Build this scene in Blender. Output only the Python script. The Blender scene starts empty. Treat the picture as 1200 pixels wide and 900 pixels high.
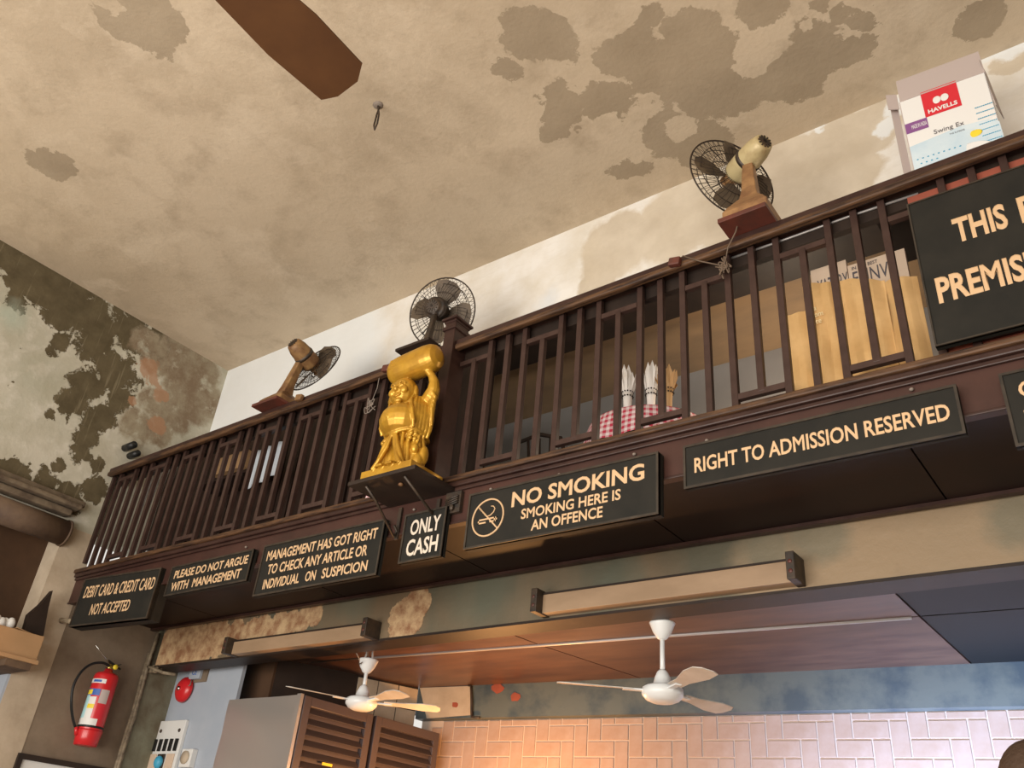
import bpy, bmesh, math, random
from mathutils import Vector, Matrix, noise
random.seed(7)
C = bpy.context.scene.collection
PI = math.pi
H = 1.4                                   # camera height above the floor
# ---------------------------------------------------------------- camera
FPX = 1005.13
yaw, pitch, roll = -0.686944991, 0.538353600, 0.0979491298
cy, sy, cp, sp = math.cos(yaw), math.sin(yaw), math.cos(pitch), math.sin(pitch)
FW = Vector((sy*cp, cy*cp, sp)); rt0 = Vector((cy, -sy, 0)); up0 = rt0.cross(FW)
RT = rt0*math.cos(roll) + up0*math.sin(roll); UP = up0*math.cos(roll) - rt0*math.sin(roll)
cam = bpy.data.cameras.new('camera'); camo = bpy.data.objects.new('camera', cam); C.objects.link(camo)
mw = Matrix((RT, UP, -FW)).transposed().to_4x4(); mw.translation = (0, 0, H); camo.matrix_world = mw
cam.sensor_width = 36; cam.lens = FPX/1200*36; cam.clip_start = .05
bpy.context.scene.camera = camo
# ---------------------------------------------------------------- light
sc = bpy.context.scene
wd = bpy.data.worlds.new('world'); sc.world = wd; wd.use_nodes = True
bg = wd.node_tree.nodes['Background']; bg.inputs[0].default_value = (1.0, .95, .88, 1); bg.inputs[1].default_value = .85
sc.view_settings.view_transform = 'Standard'; sc.view_settings.look = 'None'
sc.view_settings.gamma = 1; sc.view_settings.use_curve_mapping = False; sc.view_settings.exposure = 0.0
def light(name, kind, loc, energy, col, size=.3, size_y=None, target=None):
    l = bpy.data.lights.new(name, kind); l.energy = energy; l.color = col
    if kind == 'AREA':
        l.shape = 'RECTANGLE'; l.size = size; l.size_y = size_y or size
    else: l.shadow_soft_size = size
    o = bpy.data.objects.new(name, l); C.objects.link(o); o.location = loc
    if target: o.rotation_euler = (Vector(target)-Vector(loc)).to_track_quat('-Z', 'Y').to_euler()
    return o
light('shopfront_daylight', 'AREA', (-2.0, -2.9, 1.7), 500, (1.0, .93, .84), 7, 2.6, (-2.4, 3, 3.6))
light('warm_room_lamp', 'POINT', (-3.85, 4.80, H+.28), 95, (1.0, .47, .15), .06)
cl_ = light('cool_tube_lamp', 'AREA', (-1.1, 4.85, H-.25), 60, (.44, .62, 1.0), 2.2, .12, (-.9, 5.7, H+.75)); cl_.data.spread = 1.7
light('loft_lamp', 'POINT', (-1.4, 4.45, H+2.5), 24, (1.0, .8, .58), .15)

# ---------------------------------------------------------------- pixel helpers: points on the room's own planes
def ray(x, y): return FW + RT*((x-600)/FPX) - UP*((y-450)/FPX)
def w(v): return Vector((v.x, v.y, v.z+H))
def atY(x, y, Y): d = ray(x, y); return w(d*(Y/d.y))
def atX(x, y, X): d = ray(x, y); return w(d*(X/d.x))
def atZ(x, y, Z): d = ray(x, y); return w(d*(Z/d.z))
XL = -6.473; ZC = 4.0

# ---------------------------------------------------------------- materials
def mat(name, col, rough=.6, metal=0., col2=None, scale=4., detail=6., bump=0., bscale=None, stretch=None, lo=.35, hi=.65, extra=None, coat=0.):
    m = bpy.data.materials.new(name); m.use_nodes = True; nt = m.node_tree; N = nt.nodes; L = nt.links
    b = N['Principled BSDF']; b.inputs['Roughness'].default_value = rough; b.inputs['Metallic'].default_value = metal
    b.inputs['Base Color'].default_value = (*col, 1)
    if max(col) < .12 and not metal: b.inputs['Specular IOR Level'].default_value = .28
    if coat: b.inputs['Coat Weight'].default_value = coat
    tc = N.new('ShaderNodeTexCoord'); mp = N.new('ShaderNodeMapping'); L.new(tc.outputs['Object'], mp.inputs[0])
    if stretch: mp.inputs['Scale'].default_value = stretch
    if col2 is not None:
        n = N.new('ShaderNodeTexNoise'); n.inputs['Scale'].default_value = scale; n.inputs['Detail'].default_value = detail
        n.inputs['Roughness'].default_value = .62
        L.new(mp.outputs[0], n.inputs[0])
        r = N.new('ShaderNodeMapRange'); r.inputs[1].default_value = lo; r.inputs[2].default_value = hi; L.new(n.outputs[0], r.inputs[0])
        mx = N.new('ShaderNodeMix'); mx.data_type = 'RGBA'; mx.inputs[6].default_value = (*col, 1); mx.inputs[7].default_value = (*col2, 1)
        L.new(r.outputs[0], mx.inputs[0]); L.new(mx.outputs[2], b.inputs['Base Color'])
    if bump:
        n2 = N.new('ShaderNodeTexNoise'); n2.inputs['Scale'].default_value = bscale or scale*4; n2.inputs['Detail'].default_value = 8
        L.new(mp.outputs[0], n2.inputs[0]); bp = N.new('ShaderNodeBump'); bp.inputs['Strength'].default_value = bump; bp.inputs['Distance'].default_value = .01
        L.new(n2.outputs[0], bp.inputs['Height']); L.new(bp.outputs[0], b.inputs['Normal'])
    return m

class NT:
    """small node-graph helper for the plaster materials"""
    def __init__(s, name, rough=.85):
        s.m = bpy.data.materials.new(name); s.m.use_nodes = True; s.nt = s.m.node_tree; s.N = s.nt.nodes; s.L = s.nt.links
        s.b = s.N['Principled BSDF']; s.b.inputs['Roughness'].default_value = rough
        s.pos = s.N.new('ShaderNodeTexCoord').outputs['Object']
    def noise(s, scale, detail=8, rough=.6, vec=None, color=False, stretch=None):
        n = s.N.new('ShaderNodeTexNoise'); n.inputs['Scale'].default_value = scale; n.inputs['Detail'].default_value = detail; n.inputs['Roughness'].default_value = rough
        v = vec or s.pos
        if stretch:
            mp = s.N.new('ShaderNodeMapping'); mp.inputs['Scale'].default_value = stretch; s.L.new(v, mp.inputs[0]); v = mp.outputs[0]
        s.L.new(v, n.inputs[0]); return n.outputs[1 if color else 0]
    def math(s, op, a, b=None, clamp=False):
        n = s.N.new('ShaderNodeMath'); n.operation = op; n.use_clamp = clamp
        for i, v in enumerate((a, b)):
            if v is None: continue
            if isinstance(v, (int, float)): n.inputs[i].default_value = v
            else: s.L.new(v, n.inputs[i])
        return n.outputs[0]
    def rng(s, v, a, b, c=0., d=1.):
        n = s.N.new('ShaderNodeMapRange'); s.L.new(v, n.inputs[0])
        for i, k in enumerate((a, b, c, d)): n.inputs[i+1].default_value = k
        return n.outputs[0]
    def mix(s, f, a, b):
        n = s.N.new('ShaderNodeMix'); n.data_type = 'RGBA'
        for i, v in ((0, f), (6, a), (7, b)):
            if isinstance(v, (int, float)): n.inputs[i].default_value = v
            elif isinstance(v, tuple): n.inputs[i].default_value = (*v, 1)
            else: s.L.new(v, n.inputs[i])
        return n.outputs[2]
    def warp(s, scale, amp, detail=6):
        c = s.noise(scale, detail, .65, color=True)
        a = s.N.new('ShaderNodeVectorMath'); a.operation = 'SUBTRACT'; s.L.new(c, a.inputs[0]); a.inputs[1].default_value = (.5, .5, .5)
        k = s.N.new('ShaderNodeVectorMath'); k.operation = 'SCALE'; s.L.new(a.outputs[0], k.inputs[0]); k.inputs['Scale'].default_value = amp
        p = s.N.new('ShaderNodeVectorMath'); p.operation = 'ADD'; s.L.new(k.outputs[0], p.inputs[0]); s.L.new(s.pos, p.inputs[1])
        return p.outputs[0]
    def blobs(s, pts, vec):
        out = None
        for c, r in pts:
            d = s.N.new('ShaderNodeVectorMath'); d.operation = 'DISTANCE'; s.L.new(vec, d.inputs[0]); d.inputs[1].default_value = c
            v = s.math('SUBTRACT', 1., s.math('DIVIDE', d.outputs['Value'], r))
            out = v if out is None else s.math('MAXIMUM', out, v)
        return out
    def bump(s, h, strength=.3, dist=.01):
        bp = s.N.new('ShaderNodeBump'); bp.inputs['Strength'].default_value = strength; bp.inputs['Distance'].default_value = dist
        s.L.new(h, bp.inputs['Height']); s.L.new(bp.outputs[0], s.b.inputs['Normal'])
    def done(s, col): s.L.new(col, s.b.inputs['Base Color']); return s.m

def pxblobs(lst, f):
    out = []
    for x, y, r in lst:
        a = f(x, y); b = f(x+r*.7, y-r*.7); c = f(x+r*.7, y+r*.7)
        out.append((tuple(a), ((a-b).length+(a-c).length)/2))
    return out

# ceiling plaster: pale skim coat with darker bare patches
def ceiling_mat():
    s = NT('old_ceiling_plaster', .9)
    n1 = s.noise(.9, 10, .62); n2 = s.noise(3.5, 10, .65); fine = s.noise(38, 4)
    base = s.mix(s.rng(n1, .36, .64), (.60, .495, .365), (.52, .42, .30))
    base = s.mix(s.rng(n2, .50, .78), base, (.40, .315, .22)); base = s.mix(s.math('MULTIPLY', s.rng(s.noise(.7, 9, .7, vec=s.warp(.9, 1.2)), .50, .60), .5), base, (.42, .335, .235))
    base = s.mix(s.math('MULTIPLY', s.rng(s.noise(1.7, 8, .6, vec=s.warp(1.2, 1.0)), .55, .7), .6), base, (.66, .555, .42))
    v = s.warp(1.6, .62, 12); nn = s.math('MULTIPLY', s.math('SUBTRACT', s.noise(4.5, 12, .68, vec=v), .5), .9)
    z = lambda x, y: atZ(x, y, ZC)
    dark = s.blobs(pxblobs([(640, 50, 45), (655, 120, 28), (650, 148, 20), (705, 120, 32), (740, 60, 40), (780, 95, 50), (830, 110, 45), (825, 45, 45), (870, 95, 45), (930, 90, 45),
        (960, 60, 45), (1005, 60, 32), (770, 20, 22), (1010, 20, 22), (900, 15, 30), (735, 195, 22), (775, 160, 32), (820, 170, 30), (1165, 15, 35), (150, 5, 45), (185, 20, 42), (175, 45, 26), (598, 85, 14), (60, 190, 30), (980, 5, 18)], z), v)
    light_ = s.blobs(pxblobs([(888, 58, 33), (946, 35, 13), (715, 145, 20), (690, 85, 10), (757, 120, 10), (134, 3, 14), (800, 150, 18), (745, 175, 14)], z), s.warp(3.2, .34, 10))
    m = s.math('MULTIPLY', s.rng(s.math('ADD', dark, nn), .10, .13), s.rng(light_, .10, .06))
    dk = s.mix(s.rng(s.noise(2.2, 8), .35, .65), (.30, .235, .158), (.37, .295, .205))
    col = s.mix(s.math('MULTIPLY', m, .85), base, dk)
    dots = s.rng(s.noise(60, 2), .74, .78)
    col = s.mix(s.math('MULTIPLY', dots, .55), col, (.25, .18, .12))
    s.bump(s.math('ADD', s.math('MULTIPLY', fine, .35), s.math('ADD', n2, s.math('MULTIPLY', m, -.12))), .35, .02)
    return s.done(col)

def left_wall_mat():
    s = NT('flaking_lime_wall', .9)
    f = lambda x, y: atX(x, y, XL)
    v = s.warp(4.5, .26, 12)
    n = s.noise(6.5, 12, .72, vec=v); n2 = s.noise(9, 8, .6); tint = s.noise(1.6, 6)
    white = s.mix(s.rng(tint, .35, .65), (.56, .53, .44), (.45, .44, .35)); white = s.mix(s.rng(n2, .5, .75), white, (.66, .63, .55))
    olive = s.mix(s.rng(n2, .35, .7), (.085, .065, .032), (.135, .107, .058))
    dark = s.blobs(pxblobs([(5, 300, 40), (40, 320, 45), (75, 340, 40), (100, 365, 38), (65, 365, 26), (120, 385, 26), (70, 400, 15), (60, 410, 10), (110, 400, 26), (20, 350, 18),
        (150, 385, 30), (180, 400, 26), (130, 440, 34), (105, 452, 28), (85, 470, 22), (140, 465, 22), (118, 490, 22), (100, 512, 20), (95, 530, 14), (20, 555, 22), (50, 568, 22), (85, 582, 22), (0, 548, 18), (110, 570, 18), (112, 545, 12), (60, 485, 8), (70, 545, 10), (15, 450, 4), (57, 410, 8), (35, 540, 7)], f), v)
    k = s.math('ADD', dark, s.math('MULTIPLY', s.math('SUBTRACT', n, .5), 2.6))
    fl = s.rng(s.noise(14, 6, .7), .70, .73); m = s.math('MAXIMUM', s.rng(k, .16, .20), s.math('MULTIPLY', fl, .8))
    stn = s.rng(s.noise(2.6, 10, .7), .42, .62); white = s.mix(s.math('MULTIPLY', stn, .55), white, (.38, .355, .26))
    strk = s.rng(s.noise(9, 4, .6, stretch=(1, 3.2, .22)), .60, .68); olive = s.mix(s.math('MULTIPLY', strk, .5), olive, (.26, .22, .14))
    col = s.mix(m, white, olive)
    tan = s.blobs(pxblobs([(170, 400, 22), (185, 420, 25), (205, 420, 32), (235, 435, 32), (225, 465, 36), (200, 485, 32), (215, 450, 30), (180, 470, 22), (160, 500, 26), (190, 510, 22), (245, 470, 25)], f), v)
    tc = s.mix(s.rng(s.noise(5, 9, .7), .38, .62), (.21, .15, .095), (.33, .285, .20)); tc = s.mix(s.rng(n2, .55, .68), tc, (.43, .40, .31))
    col = s.mix(s.rng(tan, .1, .32), col, tc)
    orange = s.blobs(pxblobs([(174, 432, 16), (178, 445, 12), (190, 462, 13), (183, 500, 13), (155, 470, 8), (185, 492, 9)], f), s.warp(6, .12, 6))
    col = s.mix(s.math('MULTIPLY', s.rng(s.math('ADD', orange, s.math('MULTIPLY', s.math('SUBTRACT', n, .5), 2.2)), .15, .3), .75), col, (.40, .215, .12))
    cool = s.blobs(pxblobs([(15, 370, 25)], f), v)
    col = s.mix(s.math('MULTIPLY', s.rng(cool, .0, .8), .5), col, (.40, .50, .42))
    s.bump(s.math('ADD', s.math('MULTIPLY', m, -.6), n2), .6, .012)
    return s.done(col)

def back_wall_mat():
    s = NT('whitewashed_wall', .85)
    f = lambda x, y: atY(x, y, 3.7)
    v = s.warp(2.5, .30, 7); n = s.noise(3, 8, .62)
    base = s.mix(s.rng(n, .38, .66), (.82, .80, .76), (.70, .65, .56)); base = s.mix(s.math('MULTIPLY', s.rng(s.noise(6, 9, .7, stretch=(.6, 1, 2.2)), .52, .75), .45), base, (.60, .56, .49))
    tan = s.blobs(pxblobs([(720, 290, 50), (790, 260, 60), (850, 240, 60), (920, 200, 60), (980, 170, 50), (1020, 150, 38), (980, 210, 50), (920, 240, 45), (700, 330, 30), (1110, 80, 30), (1190, 70, 20)], f), v)
    t = s.mix(s.rng(s.noise(4, 8), .35, .65), (.50, .415, .30), (.62, .535, .41))
    col = s.mix(s.math('MULTIPLY', s.rng(tan, .08, .22), .85), base, t)
    wh = s.blobs(pxblobs([(1045, 130, 16), (1035, 150, 14), (965, 145, 9), (1055, 115, 12), (300, 460, 90), (380, 420, 90), (1190, 50, 22), (1165, 60, 12)], f), v)
    col = s.mix(s.math('MULTIPLY', s.rng(wh, .1, .35), .8), col, (.80, .84, .86))
    blue = s.blobs(pxblobs([(470, 420, 38), (430, 440, 40), (640, 350, 20), (850, 300, 14)], f), v)
    col = s.mix(s.math('MULTIPLY', s.rng(blue, .1, .9), .45), col, (.55, .62, .70))
    s.bump(s.math('ADD', n, s.math('MULTIPLY', s.noise(30, 4), .3)), .25, .015)
    return s.done(col)

def beam_mat():
    s = NT('worn_beam_paint', .6)
    f = lambda x, y: atY(x, y, 3.76)
    v = s.warp(5, .16, 7)
    blk = s.noise(1.1, 3, .5, stretch=(1.6, 1, .7))
    base = s.mix(s.rng(blk, .40, .55), (.105, .095, .062), (.18, .125, .072))
    right = s.blobs(pxblobs([(1000, 640, 110), (1120, 620, 150), (1200, 610, 150), (900, 665, 60)], f), v)
    base = s.mix(s.math('MULTIPLY', s.rng(right, 0., .5), .8), base, (.33, .235, .14))
    green = s.blobs(pxblobs([(1190, 610, 50), (960, 625, 45), (900, 640, 40), (730, 680, 40), (560, 690, 50), (420, 700, 30)], f), v)
    base = s.mix(s.math('MULTIPLY', s.rng(green, 0., .5), .55), base, (.11, .12, .085))
    pl = s.blobs(pxblobs([(192, 762, 16), (205, 752, 20), (222, 754, 20), (240, 752, 20), (258, 748, 18), (275, 745, 16), (292, 741, 14), (308, 737, 13), (324, 733, 13), (340, 730, 14), (354, 726, 14), (368, 721, 12), (478, 722, 24), (470, 732, 18), (492, 708, 16), (484, 712, 18)], f), s.warp(9, .12, 9))
    pc = s.mix(s.rng(s.noise(11, 9, .7), .4, .62), (.52, .36, .20), (.26, .125, .06))
    m = s.rng(s.math('ADD', pl, s.math('MULTIPLY', s.math('SUBTRACT', s.noise(9, 10, .7), .5), 1.6)), .0, .06)
    col = s.mix(m, base, pc)
    s.bump(s.math('ADD', s.math('MULTIPLY', m, -1.5), s.noise(14, 8)), .5, .01)
    return s.done(col)

WOOD = dict(rough=.42, scale=5, stretch=(1, 6, 6), bump=.15)
M = {}
M['ceil'] = ceiling_mat(); M['wleft'] = left_wall_mat(); M['wback'] = back_wall_mat(); M['beam'] = beam_mat()
M['rail'] = mat('maroon_brown_paint', (.032, .015, .012), .38, col2=(.052, .026, .020), scale=7, bump=.12)
M['bar'] = mat('brown_bar_paint', (.036, .019, .015), .42, col2=(.056, .031, .025), scale=9, bump=.1)
M['worn'] = mat('worn_edge_wood', (.115, .058, .028), .5, col2=(.030, .016, .011), scale=9, stretch=(.5, 5, 5), bump=.2, lo=.4, hi=.62)
M['fascia'] = mat('maroon_fascia', (.066, .029, .022), .40, col2=(.040, .019, .015), scale=3, bump=.1)
M['soffit'] = mat('dark_soffit_laminate', (.020, .008, .006), .5, col2=(.013, .006, .005), scale=2); M['soffit'].node_tree.nodes['Principled BSDF'].inputs['Specular IOR Level'].default_value = .15
M['dark'] = mat('nearly_black_wood', (.022, .015, .012), .5, col2=(.034, .022, .016), scale=6)
M['sign'] = mat('charcoal_sign_board', (.016, .0155, .0135), .6, col2=(.024, .022, .018), scale=5, bump=.06); M['sign'].node_tree.nodes['Principled BSDF'].inputs['Specular IOR Level'].default_value = .14
M['signframe'] = mat('sign_frame', (.055, .042, .030), .5, col2=(.025, .02, .015), scale=14)
M['letter'] = mat('cream_gold_lettering', (.60, .40, .225), .55)
M['letterw'] = mat('pale_lettering', (.66, .57, .47), .55)
M['gold'] = mat('gold_paint', (.60, .335, .035), .34, .40, col2=(.42, .215, .022), scale=9, bump=.05)
M['laminate'] = mat('brown_ceiling_laminate', (.125, .062, .040), .36, col2=(.07, .032, .023), scale=2.2, stretch=(1, 4, 1))
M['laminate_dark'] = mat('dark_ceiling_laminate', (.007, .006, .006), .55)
M['strip'] = mat('pale_metal_strip', (.70, .70, .72), .4, .3)
M['ironpaint'] = mat('dirty_black_metal', (.030, .025, .022), .5, .3, col2=(.075, .05, .032), scale=18)
M['rust'] = mat('rusty_tan_enamel', (.30, .175, .07), .55, .15, col2=(.13, .055, .025), scale=14, bump=.2)
M['cream'] = mat('yellowed_cream_enamel', (.50, .41, .22), .42, .1, col2=(.28, .18, .08), scale=9, bump=.1, lo=.48, hi=.75)
M['brownenamel'] = mat('brown_enamel', (.36, .20, .085), .5, .1, col2=(.20, .10, .045), scale=12)
M['redwood'] = mat('dull_red_wood', (.13, .032, .020), .5, col2=(.07, .025, .018), scale=8)
M['wire'] = mat('guard_wire', (.045, .033, .025), .5, .5)
M['blade'] = mat('dusty_blade', (.13, .095, .06), .6, .1, col2=(.07, .05, .035), scale=12)
M['white'] = mat('white_enamel', (.78, .80, .80), .3)
M['fanblade'] = mat('white_fan_blade', (.62, .60, .56), .35, col2=(.5, .47, .42), scale=6)
M['steel'] = mat('brushed_steel', (.66, .63, .60), .30, .75, bump=.5, bscale=1.6)
M['greymetal'] = mat('grey_brown_metal', (.085, .066, .070), .40, .2)
M['slat'] = mat('louver_slat', (.075, .060, .064), .4, .3)
M['tile'] = mat('glazed_tile', (.37, .25, .19), .20, col2=(.44, .33, .28), scale=5, bump=.05)
M['grout'] = mat('grout', (.55, .45, .38), .8)
M['bluepaint'] = mat('blue_grey_paint', (.105, .125, .12), .5, col2=(.045, .068, .085), scale=3.2, lo=.42, hi=.6, detail=9, bump=.15)
M['bluepanel'] = mat('pale_blue_panel', (.42, .46, .52), .45, col2=(.36, .41, .48), scale=3)
M['grime'] = mat('grey_brown_plaster', (.17, .125, .085), .75, col2=(.24, .185, .13), scale=3.5, bump=.4, bscale=9)
M['greenstrip'] = mat('green_grey_plaster', (.24, .24, .17), .8, col2=(.13, .105, .065), scale=4, bump=.4)
M['jamb'] = mat('cream_plaster_jamb', (.52, .43, .32), .8, col2=(.40, .32, .23), scale=4, bump=.3)
M['stone'] = mat('brown_lintel_stone', (.13, .082, .048), .8, col2=(.075, .045, .030), scale=5, bump=.4)
M['oldcornice'] = mat('old_cornice_plaster', (.19, .145, .095), .85, col2=(.085, .058, .038), scale=7, bump=.5)
M['shutter'] = mat('brown_painted_board', (.050, .027, .015), .6, col2=(.085, .045, .024), scale=2, bump=.2)
M['card'] = mat('cardboard', (.40, .24, .12), .75, col2=(.35, .21, .10), scale=4)
M['kraft'] = mat('kraft_paper', (.72, .46, .20), .7, col2=(.60, .36, .14), scale=5, bump=.15)
M['news'] = mat('newsprint', (.62, .48, .36), .8)
M['ink'] = mat('ink', (.10, .09, .10), .7)
M['goldink'] = mat('pale_gold_print', (.85, .72, .42), .5)
M['boxwhite'] = mat('printed_white_card', (.74, .74, .73), .5)
M['boxblue'] = mat('pale_blue_print', (.48, .62, .72), .5, col2=(.62, .72, .78), scale=5)
M['boxgrey'] = mat('inner_grey_card', (.47, .40, .38), .7)
M['red'] = mat('glossy_red', (.58, .02, .025), .28)
M['redprint'] = mat('red_print', (.60, .02, .035), .5)
M['purple'] = mat('purple_print', (.22, .08, .25), .5)
M['yellow'] = mat('yellow_print', (.80, .62, .04), .5)
M['cyan'] = mat('cyan_print', (.05, .35, .55), .5)
M['paleblue'] = mat('pale_cyan_print', (.40, .66, .70), .5)
M['blue'] = mat('blue_print', (.04, .12, .42), .5)
M['labelwhite'] = mat('white_label', (.72, .72, .70), .5)
M['rubber'] = mat('black_rubber', (.015, .015, .015), .4)
M['brass'] = mat('brass', (.55, .40, .10), .35, .8)
M['chrome'] = mat('bright_metal', (.7, .7, .68), .25, 1.)
M['loftceil'] = mat('tan_laminate_loft', (.34, .225, .125), .30, col2=(.24, .165, .10), scale=1.5, stretch=(1, 3, 1))
M['loftgrey'] = mat('grey_loft_wall', (.27, .26, .25), .5, col2=(.22, .21, .20), scale=1.2)
M['loftdark'] = mat('dark_loft_panelling', (.030, .016, .011), .5, col2=(.016, .009, .007), scale=5, stretch=(5, 5, .6))
M['brickred'] = mat('brick_red_board', (.32, .075, .04), .7, col2=(.24, .06, .035), scale=7)
M['cord'] = mat('brown_cord', (.13, .088, .058), .7)
M['cloth'] = mat('pale_blue_cloth', (.55, .60, .66), .8)
M['tin'] = mat('pale_pipe', (.36, .34, .33), .4, .4)
M['floor'] = mat('worn_stone_floor', (.42, .34, .26), .6, col2=(.32, .26, .2), scale=2)
M['fanbrown'] = mat('brown_fan_paint', (.10, .045, .018), .45, col2=(.075, .033, .014), scale=5)
M['skin'] = mat('brown_skin', (.22, .11, .06), .5); M['hair'] = mat('cropped_brown_hair', (.06, .035, .022), .7, bump=.5, bscale=90)
M['shirt'] = mat('grey_cotton', (.22, .22, .24), .85)
M['conduit'] = mat('dusty_conduit', (.30, .24, .16), .6, col2=(.11, .08, .05), scale=20)
M['wirepale'] = mat('pale_twine', (.22, .18, .15), .7)
M['feather'] = mat('white_paper', (.80, .77, .74), .7, col2=(.70, .58, .46), scale=9, lo=.55, hi=.7)
M['straw'] = mat('brown_paper_wrap', (.45, .27, .12), .7)
def gingham():
    s = NT('red_gingham_cloth', .85)
    sx = s.N.new('ShaderNodeSeparateXYZ'); uv = s.N.new('ShaderNodeUVMap'); s.L.new(uv.outputs[0], sx.inputs[0])
    a = s.math('GREATER_THAN', s.math('FRACT', s.math('MULTIPLY', sx.outputs[0], 1.)), .5)
    b = s.math('GREATER_THAN', s.math('FRACT', s.math('MULTIPLY', sx.outputs[1], 1.)), .5)
    return s.done(s.mix(s.math('MULTIPLY', s.math('ADD', a, b), .5), (.78, .66, .66), (.50, .03, .07)))
M['gingham'] = gingham()

# ---------------------------------------------------------------- mesh builder
class MB:
    def __init__(s): s.v = []; s.f = []; s.sm = []; s.uv = None
    def add(s, vs, fs, smooth=False):
        o = len(s.v); s.v += [Vector(v) for v in vs]; s.f += [tuple(i+o for i in f) for f in fs]; s.sm += [smooth]*len(fs); return s
    def box(s, a, b, rot=None, piv=None):
        x0, y0, z0 = a; x1, y1, z1 = b
        vs = [Vector(p) for p in ((x0,y0,z0),(x1,y0,z0),(x1,y1,z0),(x0,y1,z0),(x0,y0,z1),(x1,y0,z1),(x1,y1,z1),(x0,y1,z1))]
        if rot is not None:
            c = Vector(piv) if piv else (Vector(a)+Vector(b))/2
            vs = [rot @ (v-c) + c for v in vs]
        return s.add(vs, [(0,3,2,1),(4,5,6,7),(0,1,5,4),(1,2,6,5),(2,3,7,6),(3,0,4,7)])
    def prism(s, poly, d):            # poly: planar 3d loop, extruded by vector d
        n = len(poly); d = Vector(d); vs = [Vector(p) for p in poly]; vs += [p+d for p in vs]
        fs = [tuple(range(n))[::-1], tuple(range(n, 2*n))] + [(i, (i+1) % n, n+(i+1) % n, n+i) for i in range(n)]
        return s.add(vs, fs)
    def tube(s, pts, r, n=8, cap=True, closed=False):
        pts = [Vector(p) for p in pts]; k = len(pts); rs = r if isinstance(r, (list, tuple)) else [r]*k
        vs = []; prev = None
        for i, p in enumerate(pts):
            if closed: t = pts[(i+1) % k]-pts[i-1]
            else: t = pts[min(i+1, k-1)]-pts[max(i-1, 0)]
            t.normalize()
            if prev is None:
                a = Vector((0, 0, 1)) if abs(t.z) < .9 else Vector((1, 0, 0)); u = t.cross(a).normalized()
            else:
                u = (prev - t*prev.dot(t)); u = u.normalized() if u.length > 1e-6 else t.orthogonal().normalized()
            prev = u; q = t.cross(u)
            vs += [p+(u*math.cos(2*PI*j/n)+q*math.sin(2*PI*j/n))*rs[i] for j in range(n)]
        fs = []
        for i in range(k if closed else k-1):
            a = i*n; b = ((i+1) % k)*n
            fs += [(a+j, a+(j+1) % n, b+(j+1) % n, b+j) for j in range(n)]
        if cap and not closed: fs += [tuple(range(n))[::-1], tuple((k-1)*n+j for j in range(n))]
        return s.add(vs, fs, True)
    def lathe(s, prof, n=24, mx=None, smooth=True):      # prof [(r,z)]
        mx = mx or Matrix(); vs = [mx @ Vector((r*math.cos(2*PI*j/n), r*math.sin(2*PI*j/n), z)) for r, z in prof for j in range(n)]
        fs = []
        for i in range(len(prof)-1):
            fs += [(i*n+j, i*n+(j+1) % n, (i+1)*n+(j+1) % n, (i+1)*n+j) for j in range(n)]
        fs += [tuple(range(n))[::-1], tuple((len(prof)-1)*n+j for j in range(n))]
        return s.add(vs, fs, smooth)
    def ell(s, c, r, rot=None, nu=16, nv=10):
        c = Vector(c); vs = []
        for i in range(1, nv):
            a = PI*i/nv
            for j in range(nu):
                b = 2*PI*j/nu; p = Vector((r[0]*math.sin(a)*math.cos(b), r[1]*math.sin(a)*math.sin(b), r[2]*math.cos(a)))
                vs.append(c+(rot @ p if rot else p))
        t = Vector((0, 0, r[2])); vs += [c+(rot @ t if rot else t), c-(rot @ t if rot else t)]
        k = len(vs)-2; fs = []
        for i in range(nv-2): fs += [(i*nu+j, (i+1)*nu+j, (i+1)*nu+(j+1) % nu, i*nu+(j+1) % nu) for j in range(nu)]
        fs += [(k, j, (j+1) % nu) for j in range(nu)] + [(k+1, (nv-2)*nu+(j+1) % nu, (nv-2)*nu+j) for j in range(nu)]
        return s.add(vs, fs, True)
    def grid(s, f, nu, nv, smooth=True):
        vs = [f(i/nu, j/nv) for j in range(nv+1) for i in range(nu+1)]; w_ = nu+1
        return s.add(vs, [(j*w_+i, j*w_+i+1, (j+1)*w_+i+1, (j+1)*w_+i) for j in range(nv) for i in range(nu)], smooth)
    def mesh(s, name):
        me = bpy.data.meshes.new(name); me.from_pydata([tuple(v) for v in s.v], [], s.f); me.polygons.foreach_set('use_smooth', s.sm); me.update()
        return me
def fixn(me):
    bm = bmesh.new(); bm.from_mesh(me); bmesh.ops.recalc_face_normals(bm, faces=bm.faces); bm.to_mesh(me); bm.free()
def obj(name, mb, m, parent=None, bevel=0., origin=None):
    me = mb.mesh(name) if isinstance(mb, MB) else mb
    if isinstance(mb, MB): fixn(me)
    if m is not None and not me.materials: me.materials.append(M[m] if isinstance(m, str) else m)
    o = bpy.data.objects.new(name, me); C.objects.link(o)
    if origin is not None:
        me.transform(Matrix.Translation(-Vector(origin))); o.location = origin
    if parent is not None:
        o.parent = parent; o.matrix_parent_inverse = parent_world(parent).inverted()
    if bevel:
        b = o.modifiers.new('bevel', 'BEVEL'); b.width = bevel; b.segments = 2; b.limit_method = 'ANGLE'
    return o
def parent_world(p):
    m = Matrix.LocRotScale(p.location, p.rotation_euler, p.scale)
    return (parent_world(p.parent) @ p.matrix_parent_inverse @ m) if p.parent else m
def tag(o, label, cat, group=None, kind=None):
    o['label'] = label; o['category'] = cat
    if group: o['group'] = group
    if kind: o['kind'] = kind
    return o
def thing(name, label, cat, loc, group=None):
    o = bpy.data.objects.new(name, None); C.objects.link(o); o.location = loc; o.empty_display_size = .1
    return tag(o, label, cat, group)
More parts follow.
